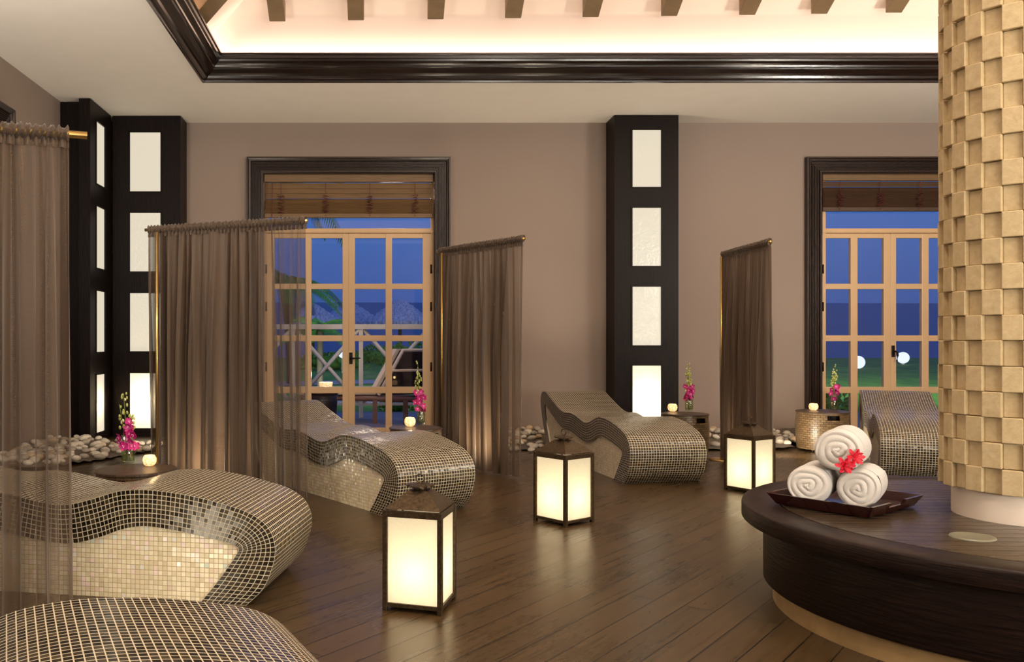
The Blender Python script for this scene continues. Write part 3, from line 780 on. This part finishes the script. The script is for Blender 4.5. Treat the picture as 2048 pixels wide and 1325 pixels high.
# ------------------------------------------------------------------ pebbles
def pebble_mesh(seed, mat):
    rn = random.Random(seed); mb = MB(); mb.ico((0, 0, 0), .05, 2, (1, .78, .55))
    for v in mb.v:
        f = 1 + .18 * mnoise.noise(v * 14 + Vector((seed * 3.1, 0, 0))); v *= f
    o = mb.obj('pebble', mat); return o
pb = [pebble_mesh(k, m) for k, m in enumerate(['pebble_pale', 'pebble_pale', 'pebble_grey', 'pebble_tan', 'pebble_pale', 'pebble_grey'])]
beds = [('pale river pebble in the bed below the corner light panels', 'pebbles below the corner light panels',
         lambda x, y: -3.66 < x < -2.45 and 7.9 < y < 10.0 and x < -2.2 - (9.9 - y) * .45, (-3.65, -2.4, 7.9, 10.0), 120),
        ('pale river pebble in the bed along the wall behind the whole lounger', 'pebbles along the wall behind the whole lounger', lambda x, y: True, (1.35, 2.35, 9.3, 11.05), 75),
        ('pale river pebble in the bed behind the narrow dark screen', 'pebbles behind the narrow dark screen', lambda x, y: (x - 4.84) ** 2 + (y - 9.49) ** 2 > .34 ** 2, (3.5, 4.95, 9.5, 11.05), 95)]
used = set(); rn = random.Random(5)
for lab, grp, ok, (x0, x1, y0, y1), cnt in beds:
    pts = []; tries = 0
    while len(pts) < cnt and tries < 20000:
        tries += 1; x, y = rn.uniform(x0, x1), rn.uniform(y0, y1)
        if not ok(x, y): continue
        if 10.6 < y and 2.85 < x < 3.75: continue
        md = .075
        if all((x - a) ** 2 + (y - b) ** 2 > md ** 2 for a, b, c in pts): pts.append((x, y, 0))
    for x, y, z in pts:
        k = rn.randrange(6); src = pb[k]
        if k in used: o = src.copy(); COL.objects.link(o)
        else: o = src; used.add(k)
        s_ = rn.uniform(.75, 1.3); o.scale = (s_,) * 3
        rise = .035 * max(0, math.sin(x * 3 + y * 2)) + .04 * max(0, min(1, (y - 9.5))) if x > 0 else .07 * max(0, min(1, (-2.75 - x) * 1.5))
        o.location = (x, y, .022 * s_ + rise + .012); o.rotation_euler = (rn.uniform(-.35, .35), rn.uniform(-.3, .3), rn.uniform(0, 6))
        tag(o, lab, 'pebble', grp)
for k in range(6):
    if k not in used: bpy.data.objects.remove(pb[k])
# gravel ground under them (a low mound so that no stone hangs in the air)
def bed(x0, x1, y0, y1, cond, rise):
    mb = MB(); nx, ny = int((x1 - x0) * 16), int((y1 - y0) * 16); idx = {}
    vs = []; fs = []
    for i in range(nx + 1):
        for j in range(ny + 1):
            x, y = x0 + (x1 - x0) * i / nx, y0 + (y1 - y0) * j / ny
            idx[i, j] = len(vs); vs.append((x, y, .004 + rise(x, y) + .012 * (1 + mnoise.noise(Vector((x * 14, y * 14, 0))))))
    for i in range(nx):
        for j in range(ny):
            q = [(i, j), (i + 1, j), (i + 1, j + 1), (i, j + 1)]
            cx_, cy_ = vs[idx[i, j]][0], vs[idx[i, j]][1]
            if cond(cx_, cy_): fs.append([idx[a] for a in q])
    mb.add(vs, fs, None, True); return mb
mb = bed(-3.69, -2.4, 7.85, 10.02, lambda x, y: x < -2.2 - (9.9 - y) * .45, lambda x, y: .07 * max(0, min(1, (-2.75 - x) * 1.5)))
tag(mb.obj('gravel_bed', 'gravel_grey'), 'dark fine gravel showing between the pebbles of the corner bed', 'gravel', None, 'stuff')
mb = bed(.8, 5.65, 9.45, 11.19, lambda x, y: not (10.5 < y and 2.7 < x < 3.8) and (x - 4.84) ** 2 + (y - 9.49) ** 2 > .36 ** 2 and not (x > 4.85 and y < 10.2), lambda x, y: .035 * max(0, math.sin(x * 3 + y * 2)) * (x > 1.3) + .04 * max(0, min(1, (y - 9.5))))
tag(mb.obj('gravel_bed', 'gravel_grey'), 'dark fine gravel showing between the pebbles along the back wall', 'gravel', None, 'stuff')

# ------------------------------------------------------------------ column, round bench
CC = (2.76, 3.72); BR = 1.12
col = thing('stone_column', 'round column clad in raised and sunken cream stone blocks', 'column', (CC[0], CC[1], 0))
NT_ = 28; rh = .104; Rt = .305
z = .573; row = 0; mb = MB()
while z < 6.2:
    for k in range(NT_):
        a0, a1 = 2 * PI * k / NT_, 2 * PI * (k + 1) / NT_
        rn = random.Random(k * 977 + row)
        ra = Rt + (.014 if (k + row) % 2 else -.006) + rn.uniform(-.002, .002)
        ri = Rt - .04; zj = rn.uniform(-.0015, .0015)
        z0, z1 = z + .0005 + zj, z + rh - .0005 + zj
        e = .002
        vs = [(r_ * math.cos(a), r_ * math.sin(a), zz) for a in (a0, a1) for r_ in (ri, ra) for zz in (z0, z1)]
        am = .0
        mb.add(vs, [(2, 6, 7, 3), (0, 2, 3, 1), (4, 5, 7, 6), (1, 3, 7, 5), (0, 4, 6, 2)])
    z += rh; row += 1
mb.obj('stone_cladding', 'stone_tile', col, bevel=.0035)
MB().lathe([(.27, .45), (.27, .585), (.262, .6), (.262, 6.3)], 64).obj('core_ring', 'plaster_white', col)
bench = thing('round_bench', 'large round dark wood bench around the foot of the stone column', 'bench', (CC[0], CC[1], 0))
mb = MB(); n = 128; IR = BR - .16; HB = .45; rb = Matrix.Rotation(math.radians(-4), 4, 'Z')
mb.lathe([(.001, HB - .012), (IR, HB - .012)], n)
bw = .072; q0 = -math.ceil(IR / bw)
for k in range(q0, -q0):
    a, b = max(-IR, k * bw + .0025), min(IR, (k + 1) * bw - .0025)
    if b - a < .01: continue
    pts = []
    for j in range(9):
        y = a + (b - a) * j / 8; pts.append((math.sqrt(max(0, IR * IR - y * y)), y))
    poly = pts + [(-x, y) for x, y in reversed(pts)]
    m_ = len(poly)
    mb.add([(x, y, HB) for x, y in poly] + [(x, y, HB - .012) for x, y in poly], [tuple(range(m_))] + [(j, m_ + j, m_ + (j + 1) % m_, (j + 1) % m_) for j in range(m_)], mtx=rb)
mb.obj('slatted_top', 'bench_boards', bench, bevel=.002)
mb = MB(); mb.lathe([(IR + .006, HB - .03), (IR + .003, HB - .004), (IR + .008, HB), (BR - .012, HB), (BR - .003, HB - .004), (BR, HB - .012), (BR, HB - .068), (BR - .006, HB - .074), (1.02, HB - .075)], n)
mb.obj('rim', 'bench_wood', bench)
mb = MB(); mb.lathe([(1.026, HB - .072), (1.026, .10), (1.02, .095), (.985, .095)], n); mb.obj('apron', 'bench_wood', bench)
mb = MB(); mb.lathe([(.985, .1), (.985, 0)], n); mb.obj('plinth', 'plinth_wood', bench)
plain('inset_glass', sr(112, 110, 92), .3)
lx = P(1945, 1075, 3.32)
mb = MB(); mb.lathe([(.001, .002), (.06, .002), (.066, .005), (.074, .005), (.077, .0)], 40, Matrix.Translation((lx.x - CC[0], lx.y - CC[1], HB)))
il = mb.obj('inset_light', 'inset_glass', bench); il['label'] = 'pale round inset light cover'

# tray, towels, blossoms
tc = Vector((2.107, 3.95)); ta = math.atan2(-.8, .6)
def tray():
    r = thing('wooden_tray', 'dark mahogany tray with flared sides holding three rolled towels', 'tray', (tc.x, tc.y, HB), ta)
    hx, hy, t, hgt = .19, .215, .012, .055; fl = .03
    mb = MB(); mb.box(-hx, hx, -hy, hy, .006, .016); mb.obj('tray_bottom', 'tray_wood', r)
    def side(p0, p1, out, notch=False):
        mb = MB(); p0, p1, out = Vector(p0), Vector(p1), Vector(out); d = (p1 - p0)
        segs = [(0, 1, hgt)] if not notch else [(0, .34, hgt), (.34, .66, hgt - .022), (.66, 1, hgt)]
        for a, b, h_ in segs:
            vs = []
            for f in (a, b):
                ex = .0
                q = p0 + d * f; e0 = d.normalized() * (fl * ((f > .99) - (f < .01)))
                for zz, oo in ((.006, 0), (h_, fl * h_ / hgt)):
                    k = h_ / hgt if zz > .01 else 0
                    vs += [(q + out * oo + e0 * k).to_3d() + Vector((0, 0, zz)), (q + out * (oo + t) + e0 * k).to_3d() + Vector((0, 0, zz))]
            mb.add(vs, [(0, 1, 3, 2), (4, 6, 7, 5), (0, 2, 6, 4), (1, 5, 7, 3), (2, 3, 7, 6), (0, 4, 5, 1)])
        return mb.obj('tray_side', 'tray_wood', r, fixn=True)
    side((-hx, -hy), (hx, -hy), (0, -1)); side((hx, hy), (-hx, hy), (0, 1)); side((hx, -hy), (hx, hy), (1, 0), True); side((-hx, hy), (-hx, -hy), (-1, 0), True)
    for sx in (-1, 1):
        for sy in (-1, 1): mb = MB(); mb.box(sx * .16 - .012, sx * .16 + .012, sy * .18 - .012, sy * .18 + .012, 0, .006); mb.obj('foot', 'tray_wood', r)
    return r
tray()
def towel(label, c, R, L, ax, seed, roll):
    """c: centre of the front face; ax: direction the roll runs away"""
    root = thing('rolled_towel', label, 'towel', c, math.atan2(ax[1], ax[0]) - PI / 2, 'rolled white towels on the tray')
    rn = random.Random(seed); p1, p2 = rn.uniform(0, 6), rn.uniform(0, 6)
    turns = 3.4; mb = MB(); nth, nr = 120, 44
    def R_(a, y=0.):
        return R * (1 + .028 * math.sin(2 * a + p1) + .015 * math.sin(3 * a + p2) + .012 * math.sin(25 * y + p1))
    def face(u, v):
        a = 2 * PI * u; r = v
        s_ = r * turns - ((u + roll) % 1.)
        s_ += .16 * math.sin(2 * a + p2) * r + .1 * math.sin(3 * a + p1 + 4 * r)
        fr = s_ - math.floor(s_)
        ridge = math.sin(PI * fr) ** .55
        edge = max(0, (r - .86) / .14)
        y = -.0075 * ridge - .012 * (1 - r) + .035 * edge ** 2.2
        rr = R_(a) * (r if r < .97 else .97 + (r - .97)) 
        return Vector((rr * math.cos(a), y, rr * math.sin(a)))
    mb.grid(face, nth, nr, None, True, True)
    y0 = .035
    def body(u, v):
        a = 2 * PI * u; y = y0 - .01 * 0 + (L - y0) * v
        f = 1 if v < .86 else math.sqrt(max(0, 1 - ((v - .86) / .14) ** 2)) * .25 + .75
        lap = .035 * max(0, 1 - abs(((u - roll + .5) % 1.) - .06) * 16) if ((u - roll + .5) % 1.) < .06 else 0
        rr = R_(a, y - y0) * f * (1 + lap)
        return Vector((rr * math.cos(a), y, rr * math.sin(a)))
    mb.grid(body, nth, 28, None, True, True)
    mb.grid(lambda u, v: Vector((R_(2 * PI * u, L - y0) * .75 * (1 - v * .999) * math.cos(2 * PI * u), L, R_(2 * PI * u, L - y0) * .75 * (1 - v * .999) * math.sin(2 * PI * u))), nth, 3, None, True, True)
    o = mb.obj('towel_roll', 'towel_cloth', root)
    mb = MB(); a = 2 * PI * (roll + .5) 
    return root
ax = (.6, .8)
zb = HB + .016
towel('white rolled towel at the bottom of the pyramid, beside the lantern', (1.905, 3.87, zb + .089), .088, .27, ax, 1, .1)
towel('white rolled towel at the bottom of the pyramid, under the red blossoms', (2.072, 3.775, zb + .089), .088, .27, ax, 2, .55)
towel('white rolled towel lying on top of the other two', (2.0, 3.80, zb + .089 + .163), .094, .27, ax, 3, .3)
for k, (px, py, Z, r, lab) in enumerate([(1690, 932, 3.70, .038, 'red blossom lower of two, resting where the towels meet'), (1711, 915, 3.73, .037, 'red blossom upper of two, resting on the top towel')]):
    p = P(px, py, Z); root = thing('red_blossom', lab, 'flower', p, 0, 'red blossoms on the towels')
    for q in range(3 if k == 0 else 2):
        R3 = Matrix.Rotation(-.35 + .5 * q + .3 * k, 3, 'Z') @ Matrix.Rotation(PI / 2 - .5 + .5 * q, 3, 'X')
        mb = MB(); petal_mesh(mb, Vector((0, -.004 * q, .002 * q)), R3, r * (1.08 - .22 * q), 6, .30, .2 + .3 * q, q * .5)
        mb.obj('petals', 'red_petal', root)

# ------------------------------------------------------------------ outside
struct(MB().box(-9, 14, D + .3, 14.6, -.1, -.005).obj('terrace_floor', 'deck_stone'))
mb = MB(); mb.add([(-60, 14.6, -.02), (80, 14.6, -.02), (80, 40, .37), (-60, 40, .37)], [(0, 1, 2, 3)]); struct(mb.obj('lawn', 'lawn_grass'))
mb = MB(); mb.add([(-400, 40, .30), (500, 40, .30), (900, 420, 1.2 + 70 / 1750 * 420), (-700, 420, 1.2 + 78 / 1750 * 420)], [(0, 1, 2, 3)]); struct(mb.obj('sea', 'sea_water'))
def gz(y): return -.02 + (y - 14.6) / 25.4 * .39
# garden paths (curved strips on the lawn)
def pathstrip(c, w):
    mb = MB(); vs = []
    for i, (x, y) in enumerate(c): vs += [(x, y - w / 2, gz(y - w / 2) + .012), (x, y + w / 2, gz(y + w / 2) + .012)]
    mb.add(vs, [(2 * i, 2 * i + 2, 2 * i + 3, 2 * i + 1) for i in range(len(c) - 1)]); return struct(mb.obj('garden_path', 'path_stone'))
pathstrip([(x, 16.6 + .35 * math.sin(x * .8)) for x in [-6 + .5 * k for k in range(20)]], .9)
pathstrip([(x, 22.0 + .8 * math.sin(x * .5 + 1)) for x in [-8 + .5 * k for k in range(30)]], 1.6)
# railing
rl = thing('terrace_railing', 'white terrace railing with crossed braces outside the glazed doors', 'railing', (0, 13.6, 0))
bays = [PXx(x, 13.6) for x in (313, 449, 586, 722, 860, 996)]
zt = PZz(654, 13.6); Lz = .22
MB().box(bays[0], bays[-1], -.05, .05, zt - .04, zt + .04).obj('top_rail', 'rail_white', rl, bevel=.005)
MB().box(bays[0], bays[-1], -.03, .03, Lz - .04, Lz).obj('bottom_rail', 'rail_white', rl)
for x in bays: MB().box(x - .033, x + .033, -.035, .035, -.005, zt - .04).obj('post', 'rail_white', rl)
for a, b in zip(bays, bays[1:]):
    for s_ in (0, 1):
        p, q = (a + .03, Lz), (b - .03, zt - .04)
        if s_: p, q = (a + .03, zt - .04), (b - .03, Lz)
        mb = MB(); mb.tube([(p[0], -.012 + .024 * s_, p[1]), (q[0], -.012 + .024 * s_, q[1])], .032, 4); mb.obj('brace', 'rail_white', rl)
# outdoor lounger, back towards the room
ol = thing('deck_lounger', 'dark woven deck lounger with raised back and cream cushion on the terrace', 'lounger', (0, 0, 0))
Zl = 12.6
def q_(x, y, z=Zl): return P(x, y, z)
mb = MB()
a, b = q_(560, 800), q_(800, 815)
mb.tube([(PXx(600, 12.9), 12.9, .36), (PXx(830, 12.5), 12.5, .34)], .045, 6)
mb.tube([(PXx(600, 13.3), 13.3, .36), (PXx(860, 12.9), 12.9, .34)], .045, 6)
mb.tube([(PXx(830, 12.5), 12.5, .34), (PXx(900, 12.9), 12.95, .34)], .045, 6)
mb.obj('seat_frame', 'lounger_frame', ol)
for x, z in ((750, 12.6), (811, 12.45), (600, 12.9), (880, 12.9)):
    MB().box(PXx(x, z) - .035, PXx(x, z) + .035, z - .035, z + .035, -.005, .33).obj('leg', 'lounger_frame', ol)
mb = MB(); x0, x1 = PXx(590, 12.7), PXx(768, 12.7)
mb.box(x0, x1, 12.65, 13.2, .40, .50); c_ = mb.obj('seat_cushion', 'cushion_cream', ol, bevel=.03)
mb = MB()
bl, bt = PXx(757, 12.7), PXx(806, 12.7)
zb0, zb1 = .40, PZz(701, 12.7)
vs = [(bl, 12.6, zb0), (bl + .85, 12.9, zb0), (bt + .85, 12.95, zb1), (bt, 12.65, zb1)]
nrm = Vector((-.05, .06, 0)); 
mb.add([Vector(v) for v in vs] + [Vector(v) + nrm for v in vs], [(0, 1, 2, 3), (7, 6, 5, 4), (0, 4, 5, 1), (1, 5, 6, 2), (2, 6, 7, 3), (3, 7, 4, 0)])
bk = mb.obj('backrest', 'weave_black', ol)
mb = MB(); mb.tube([vs[0], vs[3], vs[2]], .03, 6); mb.tube([Vector(vs[0]) * .45 + Vector(vs[3]) * .55 + Vector((0, -.03, 0)), Vector(vs[1]) * .45 + Vector(vs[2]) * .55 + Vector((0, -.03, 0))], .022, 6)
mb.obj('backrest_frame', 'cushion_cream', bk)
mb = MB(); off = Vector((-.09, .05, .02)); v4 = [Vector(v) + off for v in vs]
mb.add(v4 + [v + Vector((-.06, .03, 0)) for v in v4], [(0, 1, 2, 3), (7, 6, 5, 4), (0, 4, 5, 1), (1, 5, 6, 2), (2, 6, 7, 3), (3, 7, 4, 0)]); mb.obj('back_cushion', 'cushion_cream', ol)
# outdoor wicker table and candle
Zt = 12.2; tx = PXx(642, Zt)
ot = thing('terrace_table', 'dark wicker drum table on the terrace beside the deck lounger', 'side table', (tx, Zt, 0))
MB().lathe([(.21, .0), (.225, .3), (.24, .46), (.001, .46)], 40).obj('wicker_drum', 'wicker_dark', ot)
MB().lathe([(.001, .46), (.26, .46), (.265, .475), (.26, .49), (.001, .49)], 40).obj('table_top', 'lounger_frame', ot)
oc = thing('candle_bowl', 'glowing glass candle bowl on the terrace table', 'candle holder', (tx + .07, Zt - .02, .49))
MB().lathe([(.001, 0), (.05, 0), (.085, .05), (.095, .12), (.09, .12), (.08, .05), (.001, .01)], 28).obj('glass_bowl', 'candle_mosaic', oc)
lamp('terrace_candle', 'POINT', (tx + .07, Zt - .02, .72), 5, (1, .7, .5), shadow_soft_size=.04)
# rug on the terrace
# palapas
def palapa(label, px, apex, base, half, Z):
    r = thing('thatched_umbrella', label, 'beach umbrella', (PXx(px, Z), Z, gz(min(Z, 39))), 0, 'thatched umbrellas by the sea')
    H = PZz(apex, Z) - r.location.z; B = PZz(base, Z) - r.location.z; R = half / F * Z
    mb = MB(); n = 48
    def fn(u, v):
        a = 2 * PI * u; rr = R * (v ** .85) * (1 + .03 * math.sin(17 * a)) + .02
        return Vector((rr * math.cos(a), rr * math.sin(a), H - (H - B) * v ** 1.05 + .04 * math.sin(23 * a) * v + .03 * math.sin(40 * v)))
    mb.grid(fn, n * 2, 12, None, True, True)
    mb.grid(lambda u, v: fn(u, 1) + Vector((0, 0, -.15 * v)), n * 2, 1, None, True, True)
    mb.obj('thatch_roof', 'thatch', r)
    MB().lathe([(.09, 0), (.07, H - .1)], 10).obj('post', 'trunk_brown', r)
palapa('pointed thatched umbrella seen in the outer panes of the railing doors', 800, 598, 645, 62, 38)
palapa('rounder thatched umbrella seen behind the meeting stiles of the doors', 700, 604, 646, 62, 43)
palapa('thatched umbrella partly behind the lit palm fronds', 625, 606, 648, 56, 33)
# palms
def frond(mb, base, dirv, L, droop, seg=20, leaf=.32, wd=.03):
    pts = []; d = Vector(dirv).normalized(); p = Vector(base)
    for k in range(seg + 1):
        pts.append(p.copy()); p = p + d * (L / seg); d = (d + Vector((0, 0, -droop / seg))).normalized()
    mb.tube(pts, [.018 * (1 - .7 * k / seg) for k in range(seg + 1)], 5)
    for k in range(1, seg + 1):
        t = k / seg; dd = (pts[k] - pts[k - 1]).normalized(); sd = dd.cross(Vector((0, 0, 1))).normalized()
        ll = leaf * math.sin(PI * (.12 + .85 * t)) ** .7
        for s_ in (-1, 1):
            for h in (0, .5):
                b = pts[k - 1].lerp(pts[k], h); tip = b + (sd * s_ * .8 + dd * .55 + Vector((0, 0, -.45))).normalized() * ll
                w = dd * wd
                mb.add([b - w, b + w, b.lerp(tip, .6) + w * .8, tip, b.lerp(tip, .6) - w * .8], [(0, 1, 2, 3, 4)])
def palm(label, px, py, Z, n, L, droop, leaf, mat='palm_green', seed=1, trunk=True):
    c = P(px, py, Z); g0 = gz(min(Z, 39)) if Z > 14.6 else 0
    r = thing('palm_tree', label, 'palm', (c.x, c.y, g0), 0, 'palms beyond the terrace'); rn = random.Random(seed)
    h = c.z - g0
    mb = MB()
    for k in range(n):
        a = 2 * PI * k / n + rn.uniform(-.2, .2); up = rn.uniform(-.1, .8)
        frond(mb, (0, 0, h), (math.cos(a), math.sin(a), up), L * rn.uniform(.8, 1.1), droop * rn.uniform(.8, 1.2), leaf=leaf, wd=.012 * L / 2 + .004)
    mb.obj('fronds', mat, r)
    if trunk: MB().tube([(.25 * math.sin(1.5 * (1 - t)) * (h > 2), 0, h * t) for t in [k / 8 for k in range(9)]], [.16 - .06 * k / 8 for k in range(9)] if h > 1.5 else [.07] * 9, 10).obj('trunk', 'trunk_brown', r)
palm('tall palm whose drooping frond tips hang into the top of the railing doors', 512, 330, 17, 15, 2.7, 1.7, .5, seed=3)
palm('palm half hidden by the wide sheer screen, dark against the dusk', 566, 560, 22, 12, 2.0, 1.5, .5, seed=4)
palm('low palm lit green from below in front of the thatched umbrellas', 640, 655, 19, 12, .95, 1.0, .3, seed=5)
# shrubs and globes
def shrub(label, px, Z, R, sc=(1, .7, .8), mat='shrub_green', seed=0):
    x = PXx(px, Z); g0 = gz(min(Z, 39)); rn = random.Random(seed); mb = MB()
    for k in range(240):
        a, b = rn.uniform(0, 2 * PI), math.acos(rn.uniform(-.1, 1)); q = R * rn.uniform(.55, 1)
        c = Vector((q * math.sin(b) * math.cos(a) * sc[0], q * math.sin(b) * math.sin(a) * sc[1], q * math.cos(b) * sc[2] + .05 * R))
        d = Vector((rn.uniform(-1, 1), rn.uniform(-1, 1), rn.uniform(0, 1))).normalized(); s_ = d.cross(Vector((.3, .9, .2))).normalized()
        l = R * .3
        mb.add([c, c + d * l * .5 + s_ * l * .22, c + d * l, c + d * l * .5 - s_ * l * .22], [(0, 1, 2, 3)])
    mb.ico((0, 0, R * .3), R * .55, 2, (sc[0], sc[1], sc[2] * .8))
    o = mb.obj('shrub', mat); o.location = (x, Z, g0); return tag(o, label, 'shrub', 'garden shrubs outside')
shrub('leafy green shrub seen low in the outermost pane beside the wicker table', 1650, 14.9, .45, seed=1)
shrub('small shrub under the bottom rail in the middle of the railing doors', 790, 14.9, .3, seed=2)
for k, (px, Z, R, w) in enumerate([(662, 29, .8, 'below the pointed frond of the lit palm'), (755, 35.8, .8, 'just behind the railing post'), (830, 32, 1.0, 'above the raised back of the deck lounger'), (700, 34, .6, 'behind the meeting stiles of the railing doors')]):
    shrub('dark rounded shrub near the shore ' + w, px, Z, R, (1.6, .7, .7), seed=5 + k)
for px, py, Z, r, lab in ((1716, 725, 30, 13, 'glowing white globe lamp cut by the stile of the sea-view doors'), (1806, 716, 33, 11.5, 'glowing white globe lamp whole in the pane beside the black handle'), (686, 707, 27, 10, 'glowing white globe lamp behind the crossed brace of the railing')):
    p = P(px, py, Z); R = r / F * Z; g0 = gz(Z)
    t = thing('globe_lamp', lab, 'garden lamp', (p.x, p.y, g0), 0, 'white globe lamps on the lawn')
    mb = MB(); mb.ico((0, 0, p.z - g0), R, 3); mb.obj('globe', 'globe_light', t)
    MB().lathe([(.05, 0), (.05, max(.02, p.z - g0 - R * .95))], 10).obj('stand', 'rail_white', t)

# ------------------------------------------------------------------ lights
WARM = (1, .87, .70)
def area(name, loc, tgt, sx, sy, e, color=WARM):
    o = lamp(name, 'AREA', loc, e, color, shape='RECTANGLE', size=sx, size_y=sy); return aim(o, tgt)
# cove strips on the shelf behind the crown
cv = (1, .80, .66)
zc_ = CZ + .12
o = area('cove_strip', ((OX0 + OX1) / 2, OY1 + .2, zc_), ((OX0 + OX1) / 2, OY1 - .5, zc_ + 1.2), OX1 - OX0, .08, 90, cv)
o = area('cove_strip', ((OX0 + OX1) / 2, OY0 - .2, zc_), ((OX0 + OX1) / 2, OY0 + .5, zc_ + 1.2), OX1 - OX0, .08, 90, cv)
o = lamp('cove_strip', 'AREA', (OX0 - .2, (OY0 + OY1) / 2, zc_), 110, cv, shape='RECTANGLE', size=OY1 - OY0, size_y=.08); o.rotation_euler = (PI, 0, PI / 2)
o = lamp('cove_strip', 'AREA', (OX1 + .2, (OY0 + OY1) / 2, zc_), 120, cv, shape='RECTANGLE', size=OY1 - OY0, size_y=.08); o.rotation_euler = (PI, 0, PI / 2)
# unseen fill lights added: a point high in the vault and downward spots
lamp('vault_fill', 'POINT', (2.4, 3.0, 4.9), 230, (1, .9, .75), shadow_soft_size=.5)
for x, y, tx_, ty, e in ((-.6, 1.2, -.6, 3.4, 160), (1.2, 2.6, .6, 5.6, 160), (3.0, 4.5, 2.6, 7.6, 150), (5.4, 5.2, 5., 8., 110), (1.0, .4, 2.1, 3.6, 120)):
    s_ = lamp('fill_spot', 'SPOT', (x, y, 4.6), e, (1, .89, .72), spot_size=math.radians(75), spot_blend=.8, shadow_soft_size=.12); aim(s_, (tx_, ty, 0))
for x, y, z, e in ((6.2, 4.6, 2.5, 200), (-3.3, 1.2, 2.4, 90), (2.6, -1.4, 2.7, 120), (8.0, 2., 2.8, 100), (-3.2, 5.0, 2.5, 60)):
    lamp('fill_point', 'POINT', (x, y, z), e, (1, .9, .76), shadow_soft_size=.35)  # soft fill points added out of view, no fixtures there
area('fill_strip', (4.2, -2.2, 1.3), (3.4, 9.5, 4.3), 4.5, .7, 330, (1, .93, .82))  # added fill strip behind the camera for ceiling and back wall
for x, y, z, e in ((-3.2, 4.6, 1.9, 95), (6.6, 5.2, 1.9, 170), (3.9, -1.3, 1.9, 130)):
    o = lamp('ceiling_fill', 'AREA', (x, y, z), e, (1, .93, .82), shape='DISK', size=.6); o.rotation_euler = (PI - (.25 if y < 5 else .35), 0, 0)  # unseen disks added to brighten the flat ceiling
# floor uplights behind the screens; the ceiling-aimed ones are added fill
for x, y, tx_, ty, tz, e in ((-1.4, 7.05, -1.25, 6.5, .6, 55), (-1.25, 3.2, -1.0, 4.0, .3, 8), (1.16, 8.15, .9, 7.9, .5, 65), (3.72, 8.7, 3.46, 8.2, .6, 45), (2.3, 10.35, 2.3, 9.7, 4., 120), (-2.6, 9.3, -2.5, 9.2, 4., 60), (5.6, 10.4, 5.2, 9.4, 4., 80), (.95, 10.5, .8, 9.8, 4., 75), (-1.9, 10.3, -1.9, 9.6, 4., 60), (4.0, 8.9, 4.75, 9.4, .15, 60), (-2.2, 9.4, -3.0, 10.2, .3, 20)):
    if e: s_ = lamp('uplight_and_fill', 'SPOT', (x, y, .12), e, (1, .84, .62), spot_size=math.radians(110), spot_blend=.9, shadow_soft_size=.12); aim(s_, (tx_, ty, tz))
# garden lights
lamp('garden_lamp', 'SPOT', (2, 15.5, 5.5), 1500, (.9, 1, .7), spot_size=math.radians(130), spot_blend=1., shadow_soft_size=.3).rotation_euler = (math.radians(50), 0, 0)
lamp('garden_lamp', 'SPOT', (12, 15.5, 5.5), 2600, (.9, 1, .7), spot_size=math.radians(130), spot_blend=1., shadow_soft_size=.3).rotation_euler = (math.radians(50), 0, 0)
aim(lamp('palm_lamp', 'SPOT', (PXx(640, 18), 18.0, .2), 160, (.8, 1, .8), spot_size=math.radians(120), shadow_soft_size=.1), P(650, 600, 20))
lamp('terrace_lamp', 'POINT', (.2, 12.3, 3.3), 60, (1, .8, .65), shadow_soft_size=.2)

w = bpy.data.worlds.new('World'); S.world = w; w.use_nodes = True
nt = w.node_tree; nt.nodes.clear()
tc_ = nt.nodes.new('ShaderNodeTexCoord'); sp = nt.nodes.new('ShaderNodeSeparateXYZ'); rp = nt.nodes.new('ShaderNodeValToRGB'); bg = nt.nodes.new('ShaderNodeBackground'); ou = nt.nodes.new('ShaderNodeOutputWorld')
nt.links.new(tc_.outputs['Generated'], sp.inputs[0]); nt.links.new(sp.outputs[2], rp.inputs[0]); nt.links.new(rp.outputs[0], bg.inputs[0]); nt.links.new(bg.outputs[0], ou.inputs[0])
e = rp.color_ramp.elements; e[0].position = .03; e[0].color = sr(58, 88, 156) + (1,); e[1].position = .18; e[1].color = sr(76, 116, 186) + (1,)
bg.inputs[1].default_value = 1.

cam = bpy.data.cameras.new('camera'); co = bpy.data.objects.new('camera', cam); COL.objects.link(co)
co.location = (0, 0, EZ); co.rotation_euler = (PI / 2, 0, 0)
cam.sensor_width = 36; cam.sensor_fit = 'HORIZONTAL'; cam.lens = F / 2048 * 36
cam.shift_x = (1024 - CX) / 2048; cam.shift_y = (HY - 662.5) / 2048
cam.clip_start = .05; cam.clip_end = 2000
S.camera = co
S.view_settings.view_transform = 'Standard'; S.view_settings.look = 'None'; S.view_settings.gamma = 1; S.view_settings.exposure = 0
S.cycles.max_bounces = 8; S.cycles.diffuse_bounces = 4; S.cycles.transparent_max_bounces = 16
S.cycles.use_denoising = True
S.cycles.sample_clamp_indirect = 4
